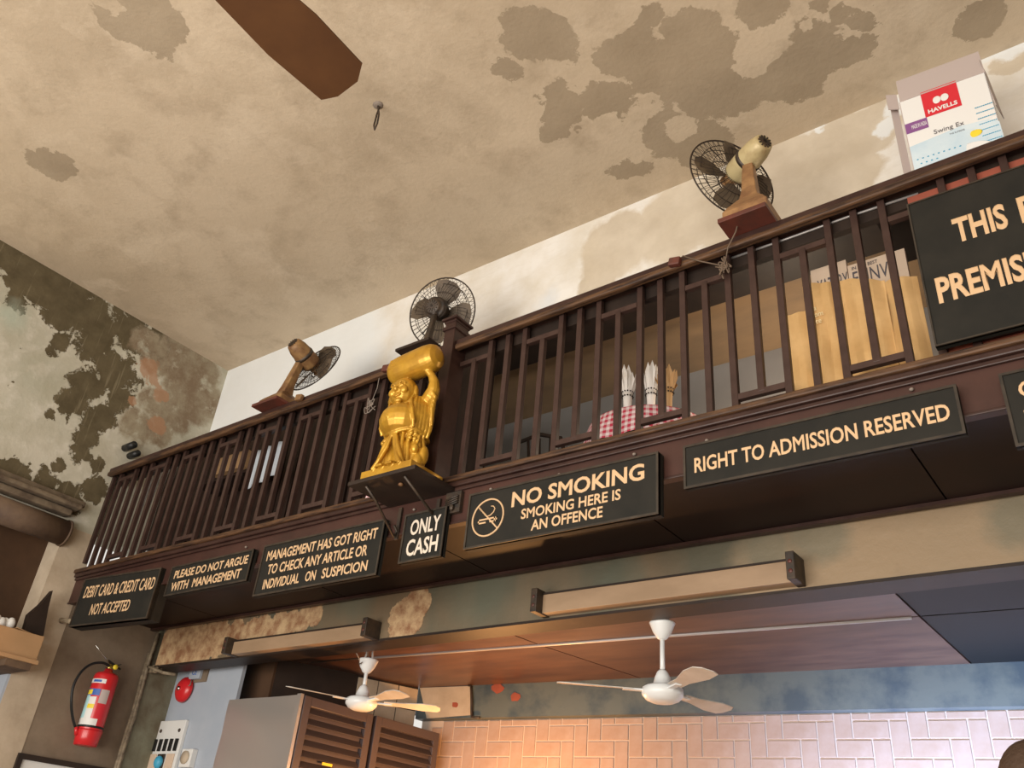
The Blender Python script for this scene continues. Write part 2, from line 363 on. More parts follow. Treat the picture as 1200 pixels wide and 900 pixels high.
def struct(name, mb, m, label=None, parent=None, bevel=0.):
    o = obj(name, mb, m, parent, bevel)
    if parent is None: o['kind'] = 'structure'
    if label: o['label'] = label; 
    return o
def bxm(a, b): return MB().box(a, b)
def Z(z): return z+H
def arc(c, u, v, r, a0, a1, n):
    return [Vector(c)+Vector(u)*r*math.cos(a0+(a1-a0)*i/n)+Vector(v)*r*math.sin(a0+(a1-a0)*i/n) for i in range(n+1)]

DG = None
def text_mesh(body, bold=.0, spacing=1., extr=.0):
    bold = max(0, bold)*1.25
    cu = bpy.data.curves.new('t', 'FONT'); cu.body = body; cu.space_character = spacing; cu.extrude = .01; cu.bevel_depth = bold; cu.bevel_resolution = 0; cu.resolution_u = 3
    o = bpy.data.objects.new('t', cu); C.objects.link(o); bpy.context.view_layer.update()
    me = bpy.data.meshes.new_from_object(o.evaluated_get(bpy.context.evaluated_depsgraph_get()))
    bpy.data.objects.remove(o); bpy.data.curves.remove(cu); return me
def lettering(body, p0, ux, uz, w_, h_, m, parent, bold=.022, depth=.002, name='lettering', spacing=1., label=None):
    """letters fitted to the rectangle from p0 (lower left) along ux by w_ and along uz by h_"""
    me = text_mesh(body, bold, spacing, .5)
    xs = [v.co.x for v in me.vertices]; ys = [v.co.y for v in me.vertices]
    x0, x1, y0, y1 = min(xs), max(xs), min(ys), max(ys); zmn = min(v.co.z for v in me.vertices); zmx = max(v.co.z for v in me.vertices)
    ux = Vector(ux).normalized(); uz = Vector(uz).normalized(); n = ux.cross(uz)
    for v in me.vertices:
        c = v.co.copy()
        v.co = Vector(p0)+ux*((c.x-x0)/(x1-x0)*w_)+uz*((c.y-y0)/(y1-y0)*h_)+n*((c.z-zmn)/(zmx-zmn)*depth)
    me.materials.clear()
    o = obj(name, me, m, parent)
    if label: o['label'] = label
    return o

# ================================================================ SETTING
struct('floor', bxm((-7, -2.9, -.1), (3.6, 7.2, 0)), 'floor', 'worn stone floor of the dining room')
struct('ceiling', bxm((XL-.2, -2.9, Z(ZC)), (3.6, 3.9, Z(ZC)+.15)), 'ceil', 'tall plaster ceiling with bare darker patches')
wl = struct('wall_left', bxm((XL-.2, -2.9, Z(2.12)), (XL, 3.9, Z(ZC))), 'wleft', 'left wall with flaking whitewash over olive plaster')
struct('jamb', bxm((XL-.2, 2.79, 0), (XL, 3.04, Z(2.12))), 'jamb', parent=wl)
struct('plaster_panel', bxm((XL-.2, 3.04, 0), (XL-.004, 3.78, Z(1.82))), 'grime', parent=wl)
struct('plaster_strip', bxm((XL-.2, 3.78, 0), (XL+.02, 4.03, Z(1.6))), 'greenstrip', parent=wl)
struct('recess_back', bxm((XL-.30, -2.9, 0), (XL-.2, 2.79, Z(2.12))), 'shutter', parent=wl)
struct('recess_side', bxm((XL-.2, 2.772, 0), (XL-.002, 2.79, Z(1.03))), 'bluepanel', parent=wl)
# lintel of round stones and the cornice over it
for i, (a, b) in enumerate(((2.22, 2.79), (1.3, 2.205), (.3, 1.285), (-.7, .285))):
    l = MB().tube([(XL+.02, a, Z(2.055)), (XL+.02, b, Z(2.055))], .095, 18)
    l.tube([(XL+.02, b-.012, Z(2.055)), (XL+.02, b+.004, Z(2.055))], .102, 18) if i == 0 else None
    struct('lintel_stone', l, 'stone', parent=wl)
for (z, dz, d, y1) in ((2.17, .05, .09, 2.76), (2.225, .035, .14, 2.80), (2.265, .05, .08, 2.84)):
    struct('cornice_moulding', MB().box((XL-.05, -2.9, Z(z)), (XL+d, y1, Z(z+dz))), 'oldcornice', parent=wl, bevel=.012)
wb = struct('wall_back', bxm((XL, 3.70, Z(3.30)), (3.6, 3.9, Z(ZC))), 'wback', 'whitewashed wall band between the ceiling and the loft railing')
struct('wall_right', bxm((3.6, -2.9, 0), (3.8, 3.9, Z(ZC))), 'jamb', 'plaster wall right of the dining room')
struct('wall_right_light_block', bxm((2.25, 3.93, 0), (2.35, 6.2, Z(3.42))), 'grime', 'unseen right end wall added to darken the back room and loft')  # unseen wall, added to keep side light out of back room and loft
# loft interior (behind the railing)
lf = struct('wall_loft', bxm((XL, 4.85, Z(1.84)), (3.6, 4.95, Z(3.42))), 'loftgrey', 'grey back wall of the loft behind the railing')
struct('ceiling_loft', bxm((XL, 3.9, Z(3.36)), (3.6, 4.85, Z(3.42))), 'loftceil', 'tan glossy boarded ceiling of the loft')
struct('bulkhead_shade_board', bxm((XL, 3.70, Z(3.27)), (3.6, 4.08, Z(3.30))), 'dark', parent=wb)  # near-black board stands in for the shade beneath the wall band
struct('floor_loft', bxm((XL, 3.06, Z(1.72)), (3.6, 4.85, Z(1.80))), 'dark', 'loft floor')
struct('wall_loft_left', bxm((XL-.2, 3.9, Z(1.6)), (XL, 4.95, Z(3.36))), 'loftdark', 'dark boarded left end of the loft')
pl = bpy.data.objects.new('wall_loft_boards', None); C.objects.link(pl); pl['kind'] = 'structure'; pl['label'] = 'dark upright boards along the back of the left loft'
bd = None
for i in range(24):
    x = XL+.02+i*.145
    b = bxm((0, 0, 0), (.135, .03, 1.10)); 
    if bd is None: o = obj('board', b, 'loftdark', pl); bd = o
    else: o = bd.copy(); C.objects.link(o)
    o.location = (x, 3.42+random.uniform(0, .03), Z(1.80))
# fascia
fs = struct('trim_1', bxm((XL, 3.0, Z(1.585)), (2.2, 3.05, Z(1.80))), 'fascia', 'maroon fascia board under the railing')
for z0, z1, y, mt in ((1.755, 1.775, 2.985, 'rail'), (1.578, 1.592, 2.993, 'rail')):
    struct('moulding', bxm((XL, y, Z(z0)), (2.2, 3.0, Z(z1))), mt, parent=fs, bevel=.004)
# soffit panels
so = bpy.data.objects.new('trim_2', None); C.objects.link(so); so['kind'] = 'structure'; so['label'] = 'dark laminate soffit under the loft edge'
xs = [XL, -5.6, -4.25, -3.05, -1.83, -.62, .6, 2.2]
for a, b in zip(xs, xs[1:]):
    struct('panel', bxm((a+.004, 3.05, Z(1.588)), (b-.004, 3.74, Z(1.606))), 'soffit', parent=so)
struct('batten', bxm((XL, 3.70, Z(1.572)), (2.2, 3.735, Z(1.588))), 'rail', parent=so)
struct('backing', bxm((XL, 3.05, Z(1.606)), (2.2, 3.74, Z(1.63))), 'dark', parent=so)
# the big beam
bm_ = struct('wall_beam', bxm((-6.36, 3.76, Z(1.305)), (3.6, 3.92, Z(1.72))), 'beam', 'long beam with worn tan and green paint')
struct('edge_board', bxm((-6.36, 3.755, Z(1.290)), (3.6, 3.93, Z(1.305))), 'dark', parent=bm_)
struct('back_board', bxm((-6.36, 3.92, Z(1.33)), (3.6, 3.935, Z(1.45))), 'soffit', parent=bm_)

# ---- lower back room
ZL = 1.416
wa = Vector((-5.06, 5.36, 0)); wbp = Vector((.6, 5.36+(5.66)*.0915, 0)); e = (wbp-wa).normalized(); nrm = Vector((e.y, -e.x, 0))   # nrm points to the camera
lc = bpy.data.objects.new('ceiling_back_room', None); C.objects.link(lc); lc['kind'] = 'structure'; lc['label'] = 'brown laminate panel ceiling over the back room'
def seam(x, y): return (x, y, Z(ZL))
s1 = [tuple(atZ(600, 742, ZL)), tuple(atZ(750, 793, ZL))]; s2 = [tuple(atZ(1045, 690, ZL)), tuple(atZ(1138, 777, ZL))]
def ext(p, q, y): t = (y-p[1])/(q[1]-p[1]); return p[0]+(q[0]-p[0])*t
def yw(x): return 5.36+(x+5.06)*.0915
cA, cB = atZ(436, 770, ZL), atZ(1068, 723, ZL)
def ys(x): return cA.y+(cB.y-cA.y)*(x-cA.x)/(cB.x-cA.x)
cols = [(-6.4, -6.4), (ext(*s1, 3.93), ext(*s1, 5.45)), (ext(*s2, 3.93), ext(*s2, 5.7)), (2.2, 2.2)]
for k in range(3):
    a0, a1 = cols[k]; b0, b1 = cols[k+1]; g = .006
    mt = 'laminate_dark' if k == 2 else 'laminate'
    am = a0+(a1-a0)*.25; bm2 = b0+(b1-b0)*.25
    for part in range(2):
        if part == 0: poly = [(a0+g, 3.93, Z(ZL)), (b0-g, 3.93, Z(ZL)), (bm2-g, ys(bm2)-.008, Z(ZL)), (am+g, ys(am)-.008, Z(ZL))]
        else: poly = [(am+g, ys(am)+.008, Z(ZL)), (bm2-g, ys(bm2)+.008, Z(ZL)), (b1-g, yw(b1)+.05, Z(ZL)), (a1+g, yw(a1)+.05, Z(ZL))]
        struct('panel', MB().prism(poly, (0, 0, .015)), mt, parent=lc)
struct('backing', bxm((-6.4, 3.93, Z(ZL)+.015), (2.2, 6.4, Z(ZL)+.05)), 'dark', parent=lc)
struct('cover_strip', MB().tube([(cA.x, cA.y, Z(ZL)-.004), (cB.x, cB.y, Z(ZL)-.004)], .010, 8), 'strip', parent=lc)
struct('cover_strip', MB().tube([(cA.x, cA.y, Z(ZL)-.004), (cA.x-.6, ys(cA.x-.6), Z(ZL)-.004)], .006, 8), 'ironpaint', parent=lc)
# tiled wall with its beam
wt = struct('wall_tiled', MB().prism([wa-nrm*.10, wbp-nrm*.10, wbp-nrm*.10+Vector((0, 0, Z(ZL))), wa-nrm*.10+Vector((0, 0, Z(ZL)))], -nrm*.1), 'grout', 'back wall faced with glazed tiles laid in herringbone')
tw = .108; cnt = 0; tiles = {}
zt = Z(1.172)
def bmesh_tile(w_, h_):
    m = MB(); g = .0045; t = .007; ch = .003
    vs = [(g, 0, g), (w_-g, 0, g), (w_-g, 0, h_-g), (g, 0, h_-g), (g, -t+ch, g), (w_-g, -t+ch, g), (w_-g, -t+ch, h_-g), (g, -t+ch, h_-g),
          (g+ch, -t, g+ch), (w_-g-ch, -t, g+ch), (w_-g-ch, -t, h_-g-ch), (g+ch, -t, h_-g-ch)]
    m.add(vs, [(0,1,5,4),(1,2,6,5),(2,3,7,6),(3,0,4,7),(4,5,9,8),(5,6,10,9),(6,7,11,10),(7,4,8,11),(8,9,10,11)]); return m
ang = math.atan2(e.y, e.x)
rows = 9; ncol = 44
def tile(c, r, w_, h_):
    # clip at the beam (r counted downward from the top)
    if c < 1 or c >= ncol: return
    top = zt+.06-(r)*tw; z0 = top-h_*tw; z1 = min(top, zt)
    if z1-z0 < .02: return
    key = (w_, round(z1-z0, 4))
    p = wa-nrm*.10+nrm*.0005+e*(c*tw)
    if key not in tiles:
        o = struct('tile', bmesh_tile(w_*tw, z1-z0), 'tile', parent=wt); tiles[key] = o
    else: o = tiles[key].copy(); C.objects.link(o)
    o.location = (p.x, p.y, z0); o.rotation_euler = (0, random.uniform(-.002, .002), ang)
for r in range(-1, rows):
    for c in range(ncol):
        d = (c+r) % 4
        if d == 0: tile(c, r, 2, 1)
        elif d == 2: tile(c, r, 1, 2)
cnt = len(wt.children)
bb = struct('wall_back_beam', MB().prism([wa, wbp, wbp+Vector((0, 0, ZL-1.172)), wa+Vector((0, 0, ZL-1.172))], -nrm*.12), 'bluepaint', 'blue-grey painted beam above the tiled wall')
bb.location.z = Z(1.172)
struct('edge_strip', MB().prism([wa+nrm*.006+Vector((0, 0, 0)), wbp+nrm*.006, wbp+nrm*.006+Vector((0, 0, .012)), wa+nrm*.006+Vector((0, 0, .012))], -nrm*.12), 'ironpaint', parent=bb).location = (0, 0, -.012)
struct('edge_strip', MB().prism([wa+nrm*.012, wbp+nrm*.012, wbp+nrm*.012+Vector((0, 0, .008)), wa+nrm*.012+Vector((0, 0, .008))], -nrm*.012), 'strip', parent=bb).location = (0, 0, ZL-1.172-.010)
# cream end of the beam, and peeled spots
def onwall(x, y, off):   # pixel -> point on the plane of the beam face pushed by off
    d = ray(x, y); n = nrm; t = (n.dot(wa)+off)/(n.x*d.x+n.y*d.y); return w(d*t)
pts = [onwall(*q, .004) for q in ((492, 806), (551, 804), (551, 838), (500, 842))]
struct('cream_patch', MB().prism(pts, -nrm*.003), 'jamb', parent=bb)
for q in (((583, 806), 7), ((604, 817), 6), ((533, 826), 4)):
    (x, y), r = q; poly = []
    for k in range(11):
        a = 2*PI*k/11; rr = r*random.uniform(.75, 1.15); poly.append(onwall(x+rr*math.cos(a), y+rr*.9*math.sin(a), .005))
    struct('peeled_spot', MB().prism(poly, -nrm*.003), 'brickred', parent=bb)
cpt = [onwall(549, 803, .02), onwall(552, 804, .02), onwall(553, 822, .02), onwall(553, 840, .02), onwall(562, 841, .03)]
tag(obj('conduit_pipe', MB().tube(cpt, .010, 8), 'ironpaint'), 'short dark pipe running down the blue-grey beam beside its cream end', 'pipe')
# side walls of the back room
ws = struct('wall_side', MB().prism([(-5.50, 4.24, 0), (-5.07, 5.36, 0), (-5.07, 5.36, Z(ZL)), (-5.50, 4.24, Z(ZL))], (-.1, .03, 0)), 'dark', 'dark side wall of the back room above the cabinet')
struct('return', MB().box((-6.45, 4.22, 0), (-5.50, 4.26, Z(ZL))), 'shutter', parent=ws)
sA, sB = Vector((-5.50, 4.24, 0)), Vector((-5.07, 5.36, 0))
for k in range(3):
    for q in range(2):
        t0, t1 = .55+k*.15, .55+(k+1)*.15
        p0, p1 = sA.lerp(sB, t0+.004), sA.lerp(sB, t1-.004); z0 = Z(ZL)-.012-.17*(q+1)+.004; z1 = z0+.162
        struct('tile', MB().prism([(p0.x+.001, p0.y, z0), (p1.x+.001, p1.y, z0), (p1.x+.001, p1.y, z1), (p0.x+.001, p0.y, z1)], (.008, -.002, 0)), 'jamb', parent=ws)
struct('wall_blue_panel', bxm((XL+.02, 4.03, 0), (-5.62, 4.06, Z(1.40))), 'bluepanel', 'pale blue-grey board behind the switchboard')

# ================================================================ RAILING
P = .1165
def railing(name, label, xa, xb, idx0, pitch, n0, n1):
    t = thing(name, label, 'railing', ((xa+xb)/2, 3.0, Z(1.80)), 'carved railings of the loft')
    def prof(pts, m, nm, bev=0):
        mb = MB()
        for (y0, y1, z0, z1) in pts:
            k_ = len(mb.v); mb.box((xa, y0, Z(z0)), (xb, y1, Z(z1)))
            if z0 > 2.5:
                for v in mb.v[k_:]: v.z += .0115*(v.x+1.0)
        return obj(nm, mb, m, t, bev)
    prof([(2.955, 3.12, 2.692, 2.728)], 'rail', 'top_rail', .006)
    prof([(2.945, 2.985, 2.660, 2.694)], 'worn', 'rail_moulding', .010)
    prof([(3.045, 3.08, 2.62, 2.695)], 'dark', 'header')
    prof([(2.955, 3.06, 1.802, 1.832)], 'worn', 'bottom_rail', .008)
    prof([(2.97, 3.05, 1.775, 1.803)], 'rail', 'rail_moulding', .006)
    pr = {}
    def bar(x, z0, z1, xw=.030):
        key = (round(z1-z0, 3), round(x, 1) if z1 > 2.6 else 0)
        if key not in pr:
            o = obj('baluster', bxm((-xw/2, -.014, 0), (xw/2, .014, z1-z0+(.0115*(x+1.0) if z1 > 2.6 else 0))), 'bar', t, .002); pr[key] = o
        else: o = pr[key].copy(); C.objects.link(o)
        o.matrix_parent_inverse = parent_world(t).inverted(); o.location = (x, 3.012, Z(z0))
        o.rotation_euler = (random.uniform(-.004, .004), random.uniform(-.004, .004), 0)
    zt_, zb_, T, B = 2.682, 1.826, 2.56, 1.895
    for k in range(n0, n1):
        x = idx0+k*pitch; d = k % 4
        if x < xa+.005 or x > xb-.005: continue
        if d in (0, 2): bar(x, zb_, zt_)
        elif d == 1: bar(x, zb_, T)
        else: bar(x, B, zt_)
    cr = {}
    for k in range(n0, n1):
        d = k % 4
        if d not in (0, 2): continue
        x0 = idx0+k*pitch+.015; x1 = idx0+(k+2)*pitch-.015
        if x0 < xa-.01 or x1 > xb+.01: continue
        zz = T if d == 0 else B
        key = 'c'
        if key not in cr:
            o = obj('crossbar', bxm((0, -.013, -.014), (2*pitch-.03, .013, .014)), 'bar', t); cr[key] = o
        else: o = cr[key].copy(); C.objects.link(o)
        o.matrix_parent_inverse = parent_world(t).inverted(); o.location = (x0, 3.012, Z(zz))
    return t
railing('balcony_railing', 'long dark railing between the peeling left wall and the post behind the gold statue', XL+.005, -2.945, -6.352, .10685, -1, 40)
railing('balcony_railing', 'dark railing right of the post behind the gold statue, signs fixed in front', -2.865, 2.2, -2.868, P, 0, 44)
ps = thing('railing_post', 'square maroon post with capped top rising through the railing beside the black fan', 'post', (-2.905, 2.99, Z(1.80)))
obj('shaft', bxm((-2.945, 2.93, Z(1.80)), (-2.865, 3.05, Z(2.83))), 'rail', ps, .004)
obj('collar', bxm((-2.955, 2.92, Z(2.775)), (-2.855, 3.06, Z(2.80))), 'rail', ps, .004)
obj('cap', MB().box((-2.962, 2.912, Z(2.842)), (-2.848, 3.068, Z(2.858))).box((-2.95, 2.925, Z(2.825)), (-2.86, 3.055, Z(2.842))), 'rail', ps, .004)

# ================================================================ SIGNS
def sign(label, x0, x1, z0, z1, y, lines, y1=None, thick=.028, mletter='letter', frame=.010, group=None, skew=0):
    t = thing('sign', label, 'sign', ((x0+x1)/2, y, Z(z0)), group)
    y1 = y if y1 is None else y1
    ux = Vector((x1-x0, y1-y, 0)); L = ux.length; ux.normalize(); n = Vector((ux.y, -ux.x, 0)); uz = Vector((0, 0, 1))
    o = Vector((x0, y, Z(z0))); h = z1-z0
    def slab(a, b, c, d, f0, f1): # along a..b, up c..d, depth f0..f1 (toward viewer)
        p = o+n*f0
        return MB().prism([p+ux*a+uz*c, p+ux*b+uz*c, p+ux*b+uz*d, p+ux*a+uz*d], n*(f1-f0))
    obj('board', slab(0, L, 0, h, -thick, 0), 'sign', t)
    fr = MB()
    for q in ((0, L, 0, frame), (0, L, h-frame, h), (0, frame, frame, h-frame), (L-frame, L, frame, h-frame)):
        m = slab(*q, -thick*.3, .006); fr.add(m.v, m.f)
    obj('frame', fr, 'signframe', t)
    for ln in lines:
        body, a, b, v0, v1 = ln[:5]; bold = ln[5] if len(ln) > 5 else .02; sp_ = ln[6] if len(ln) > 6 else 1.
        lettering(body, o+n*.0005+ux*(L*a)+uz*(h*(1-v1)), ux, uz, L*(b-a), h*(v1-v0), mletter, t, bold, .0012, 'lettering', sp_)
    return t, o, ux, uz, n, L, h
sign('black sign reading DEBIT CARD & CREDIT CARD NOT ACCEPTED, above the fire extinguisher', -6.09, -5.27, 1.345, 1.685, 2.885, [('DEBIT CARD & CREDIT CARD', .055, .965, .17, .42, .012), ('NOT ACCEPTED', .22, .73, .57, .80, .014)], y1=2.965, thick=.10)
sign('small dark sign reading PLEASE DO NOT ARGUE WITH MANAGEMENT', -5.135, -4.295, 1.470, 1.668, 2.96, [('PLEASE DO NOT ARGUE', .06, .955, .16, .44, .02), ('WITH  MANAGEMENT', .06, .91, .56, .86, .02)], thick=.03)
sign('dark three-line sign reading MANAGEMENT HAS GOT RIGHT TO CHECK ANY ARTICLE OR INDIVIDUAL ON SUSPICION', -4.19, -3.195, 1.36, 1.668, 2.955, [('MANAGEMENT HAS GOT RIGHT', .045, .955, .13, .33, .018), ('TO CHECK ANY ARTICLE OR', .08, .90, .41, .61, .018), ('INDIVIDUAL', .07, .385, .70, .89, .018), ('ON', .435, .52, .70, .89, .018), ('SUSPICION', .57, .92, .70, .89, .018)])
sign('small square sign reading ONLY CASH below the statue shelf', -3.048, -2.762, 1.397, 1.662, 2.955, [('ONLY', .17, .88, .14, .46, .018), ('CASH', .14, .88, .54, .88, .018)], mletter='letterw')
t, o, ux, uz, n, L, h = sign('large dark sign reading NO SMOKING SMOKING HERE IS AN OFFENCE with a crossed cigarette emblem', -2.612, -1.57, 1.403, 1.69, 2.945, [('NO SMOKING', .255, .935, .13, .41, .022), ('SMOKING HERE IS', .315, .825, .475, .655, .018), ('AN OFFENCE', .375, .74, .70, .885, .018)], thick=.045)
c0 = o+ux*(L*.125)+uz*(h*.5)+n*.002; R_ = h*.325
em = MB().tube([c0+ux*R_*math.cos(2*PI*k/48)+uz*R_*math.sin(2*PI*k/48) for k in range(48)], .0048, 6, closed=True)
em.tube([c0+(-ux+uz)*R_*.69, c0+(ux-uz)*R_*.69], .0045, 6)
def bxl(a, b, c, d):
    return [c0+ux*R_*a+uz*R_*c, c0+ux*R_*b+uz*R_*c, c0+ux*R_*b+uz*R_*d, c0+ux*R_*a+uz*R_*d]
for q in ((-.62, .62, -.12, -.04), (-.62, -.10, -.30, -.22), (.42, .50, -.3, -.04), (.55, .62, -.3, -.04), (-.62, -.55, -.3, -.04), (.15, .62, -.30, -.22)): em.prism(bxl(*q), n*.002)
em.tube([c0+ux*R_*a+uz*R_*b for a, b in ((-.1, .05), (.15, .1), (.35, .25), (.42, .42), (.32, .56), (.15, .6))], .003, 6)
obj('no_smoking_emblem', em, 'letter', t)
sign('long sign reading RIGHT TO ADMISSION RESERVED', -1.458, -.395, 1.495, 1.692, 2.955, [('RIGHT TO ADMISSION RESERVED', .045, .965, .33, .68, .018)])
tt, o, ux, uz, n, L, h = sign('sign cut by the right frame edge, letters C and T showing', -.26, .60, 1.41, 1.692, 2.955, [])
lettering('CU', o+ux*.047+uz*(h*.62), ux, uz, .105, h*.22, 'letter', tt, .018, .0012)
lettering('T', o+ux*.047+uz*(h*.25), ux, uz, .05, h*.20, 'letter', tt, .018, .0012)
tt, o, ux, uz, n, L, h = sign('large black board reading THIS E over PREMISES, hung on the railing at right', -.432, .95, 1.848, 2.54, 2.93, [], thick=.03, frame=.006)
a = atY(1116, 262, 2.93); (lambda *q: None)('THIS', a, atY(1126, 290, 2.93), atY(1180, 268, 2.93), atY(1188, 241, 2.93), atY(1094, 337, 2.93), atY(1100, 363, 2.93), atY(1193, 310, 2.93))
lettering('THIS', Vector((a.x-.002, 2.9295, Z(2.275))), ux, uz, .182, .122, 'letter', tt, .028, .0012)
lettering('E', Vector((a.x+.222, 2.9295, Z(2.275))), ux, uz, .052, .122, 'letter', tt, .028, .0012)
lettering('PREMISES', Vector((-.390, 2.9295, Z(2.026))), ux, uz, .385, .122, 'letter', tt, .028, .0012)
# screws over the signs
sw = None
for px, py, wh_ in ((332, 636, 'above the left end of the MANAGEMENT sign'), (288, 641, 'above the right end of the PLEASE DO NOT ARGUE sign'), (485, 597, 'above the ONLY CASH sign'),
        (575, 573, 'above the left end of the NO SMOKING sign'), (743, 532, 'above the right end of the NO SMOKING sign'), (828, 516, 'above the word RIGHT'), (862, 512, 'above the word TO of the admission sign'), (1068, 456, 'above the word RESERVED'), (655, 556, 'above the middle of the NO SMOKING sign')):
    p = atY(px, py, 2.99); p.y = 2.992
    if sw is None:
        o = obj('sign_nail', MB().ell((0, 0, 0), (.009, .008, .007), nu=8, nv=6), 'wirepale'); sw = o
    else: o = sw.copy(); C.objects.link(o)
    o.location = p; tag(o, 'pale nail head '+wh_, 'nail', 'nails above the signs')

# ================================================================ STATUE AND SHELF
zs = 1.752
sh = thing('statue_shelf', 'black bracketed shelf board under the gold statue', 'shelf', (-2.99, 2.84, Z(zs)))
obj('board', bxm((-3.228, 2.68, Z(zs)), (-2.757, 2.998, Z(zs+.022))), 'dark', sh, .003)
for x in (-3.13, -2.86):
    p = [(x, 2.72, Z(zs-.004)), (x, 2.80, Z(zs-.05)), (x, 2.97, Z(zs-.19)), (x, 2.985, Z(zs-.155)), (x, 2.96, Z(zs-.13))] if x < -3 else [(x, 2.72, Z(zs-.004)), (x, 2.985, Z(zs-.13))]
    b = MB().tube(p, .0075, 6); b.box((x-.011, 2.985, Z(zs-.20)), (x+.011, 2.995, Z(zs-.02))); obj('bracket', b, 'ironpaint', sh)
obj('bolt', MB().ell((-2.94, 2.78, Z(zs-.008)), (.014, .014, .010), nu=8, nv=6), 'rust', sh)
la = MB(); la.box((-2.80, 2.975, Z(1.63)), (-2.70, 2.998, Z(1.745)))
for k in range(4): la.tube([(-2.79, 2.965, Z(1.70)-k*.012), (-2.71, 2.965, Z(1.715)-k*.012)], .005, 6)
la.ell((-2.745, 2.965, Z(1.655)), (.014, .01, .018), nu=8, nv=6)
tag(obj('hasp', la, 'ironpaint'), 'rusty metal hasp on the fascia right of the statue shelf', 'latch')

def statue():
    s = MB(); E = s.ell
    Rx = lambda a: Matrix.Rotation(a, 3, 'X'); Ry = lambda a: Matrix.Rotation(a, 3, 'Y'); Rz = lambda a: Matrix.Rotation(a, 3, 'Z')
    # rocky base
    s.box((-.182, -.130, 0), (.182, .120, .040)); 
    E((0, 0, .035), (.15, .115, .022))
    # skirt / legs
    s.lathe([(.105, .03), (.108, .06), (.105, .12), (.105, .18), (.116, .225), (.112, .25)], 28, Matrix.Diagonal((1, .80, 1, 1)))
    for sx in (-1, 1):
        E((sx*.055, -.045, .11), (.048, .05, .10)); E((sx*.035, -.105, .045), (.026, .045, .018))      # shins, feet
        for k in range(5): E((sx*.035+(k-2)*.0095, -.148, .042), (.0055, .009, .008), nu=8, nv=6)
        # robe flaps falling either side, with folds
        for k in range(5):
            a = .5+k*.28
            pts = [(sx*.112*math.sin(a*.9), -.10*math.cos(a*.9), .235), (sx*.118*math.sin(a), -.110*math.cos(a), .16), (sx*.118*math.sin(a+.08), -.112*math.cos(a+.08), .09), (sx*.114*math.sin(a+.12), -.112*math.cos(a+.12), .035)]
            s.tube(pts, [.008, .012, .015, .017], 8)
        s.tube([(sx*.004, -.118, .215), (sx*.025, -.120, .15), (sx*.062, -.126, .085), (sx*.10, -.13, .035)], [.008, .010, .012, .012], 8)
        s.tube([(sx*.012, -.112, .225), (sx*.048, -.122, .15), (sx*.078, -.116, .09), (sx*.100, -.105, .035)], [.008, .012, .012, .012], 8)
    # belly, chest
    E((-.008, -.050, .300), (.138, .128, .096)); E((0, -.01, .36), (.115, .085, .075)); E((0, .01, .41), (.105, .07, .05))
    for sx in (-1, 1): E((sx*.045, -.075, .355), (.045, .028, .030))
    E((-.008, -.176, .285), (.007, .006, .007), nu=8, nv=6)
    # belt and knots
    s.tube([(.122*math.cos(a), -.01-.108*math.sin(a), .228+.008*math.sin(3*a)) for a in [k*2*PI/40 for k in range(40)]], .010, 8, closed=True)
    for sx in (-1, 1):
        for k in range(6): E((sx*(.10+random.uniform(-.018, .018)), -.065+random.uniform(-.02, .02), .215+random.uniform(-.03, .02)), (.015, .013, .012), nu=8, nv=6)
    # robe over the shoulders: big folds down both sides
    for sx in (-1, 1):
        for k in range(6):
            a = k/5
            x0 = .085+.045*a; y0 = -.075+.085*a
            s.tube([(sx*(x0-.015), y0+.02, .43), (sx*(x0+.008), y0-.005, .37), (sx*(x0+.020), y0-.010, .31), (sx*(x0+.010), y0-.002, .25), (sx*(x0-.002), y0, .21)], [.010, .015, .017, .015, .008], 8)
        s.tube([(sx*.05, -.055, .43), (sx*.075, -.095, .385), (sx*.108, -.115, .33), (sx*.122, -.105, .27), (sx*.115, -.09, .235)], [.008, .010, .010, .010, .008], 8)
        # arm: shoulder, elbow raised, hand on the ingot
        s.tube([(sx*.10, 0, .42), (sx*.135, -.01, .44), (sx*.150, -.015, .47), (sx*.148, -.02, .51), (sx*.135, -.035, .545), (sx*.115, -.055, .57)], [.040, .042, .036, .028, .021, .017], 12)
        for k in range(4): s.tube([(sx*(.155-.01*k), -.04+.006*k, .455-.012*k), (sx*(.172-.004*k), -.02, .42-.02*k), (sx*(.160), .0, .36-.03*k)], [.008, .012, .008], 8)
        E((sx*.105, -.066, .578), (.026, .014, .018))
        for k in range(4): s.tube([(sx*.100, -.078, .572+k*.009), (sx*.075, -.085, .575+k*.009), (sx*.055, -.086, .577+k*.008)], [.0065, .006, .005], 6)
        s.tube([(sx*.11, -.070, .585), (sx*.098, -.078, .602), (sx*.088, -.080, .612)], [.007, .006, .005], 6)
    # gourd and sack at the hip
    E((.128, -.03, .075), (.030, .034, .042)); E((.118, -.055, .135), (.020, .022, .026)); E((.145, -.01, .11), (.022, .03, .05)); s.tube([(.12, -.05, .15), (.125, -.04, .21)], .006, 8)
    # neck + head
    hc = Vector((-.025, -.062, .468)); R0 = Rx(.10) @ Ry(-.10) @ Rz(.12) @ Matrix.Scale(1.24, 3)
    s.tube([(-.01, -.01, .42), hc], [.045, .04], 12)
    def HE(c, r, rot=None, nu=12, nv=8): E(hc+R0 @ Vector(c), r, R0 @ (rot or Matrix.Identity(3)), nu, nv)
    HE((0, 0, 0), (.062, .060, .066), nu=20, nv=14); HE((0, -.012, -.025), (.058, .050, .040))
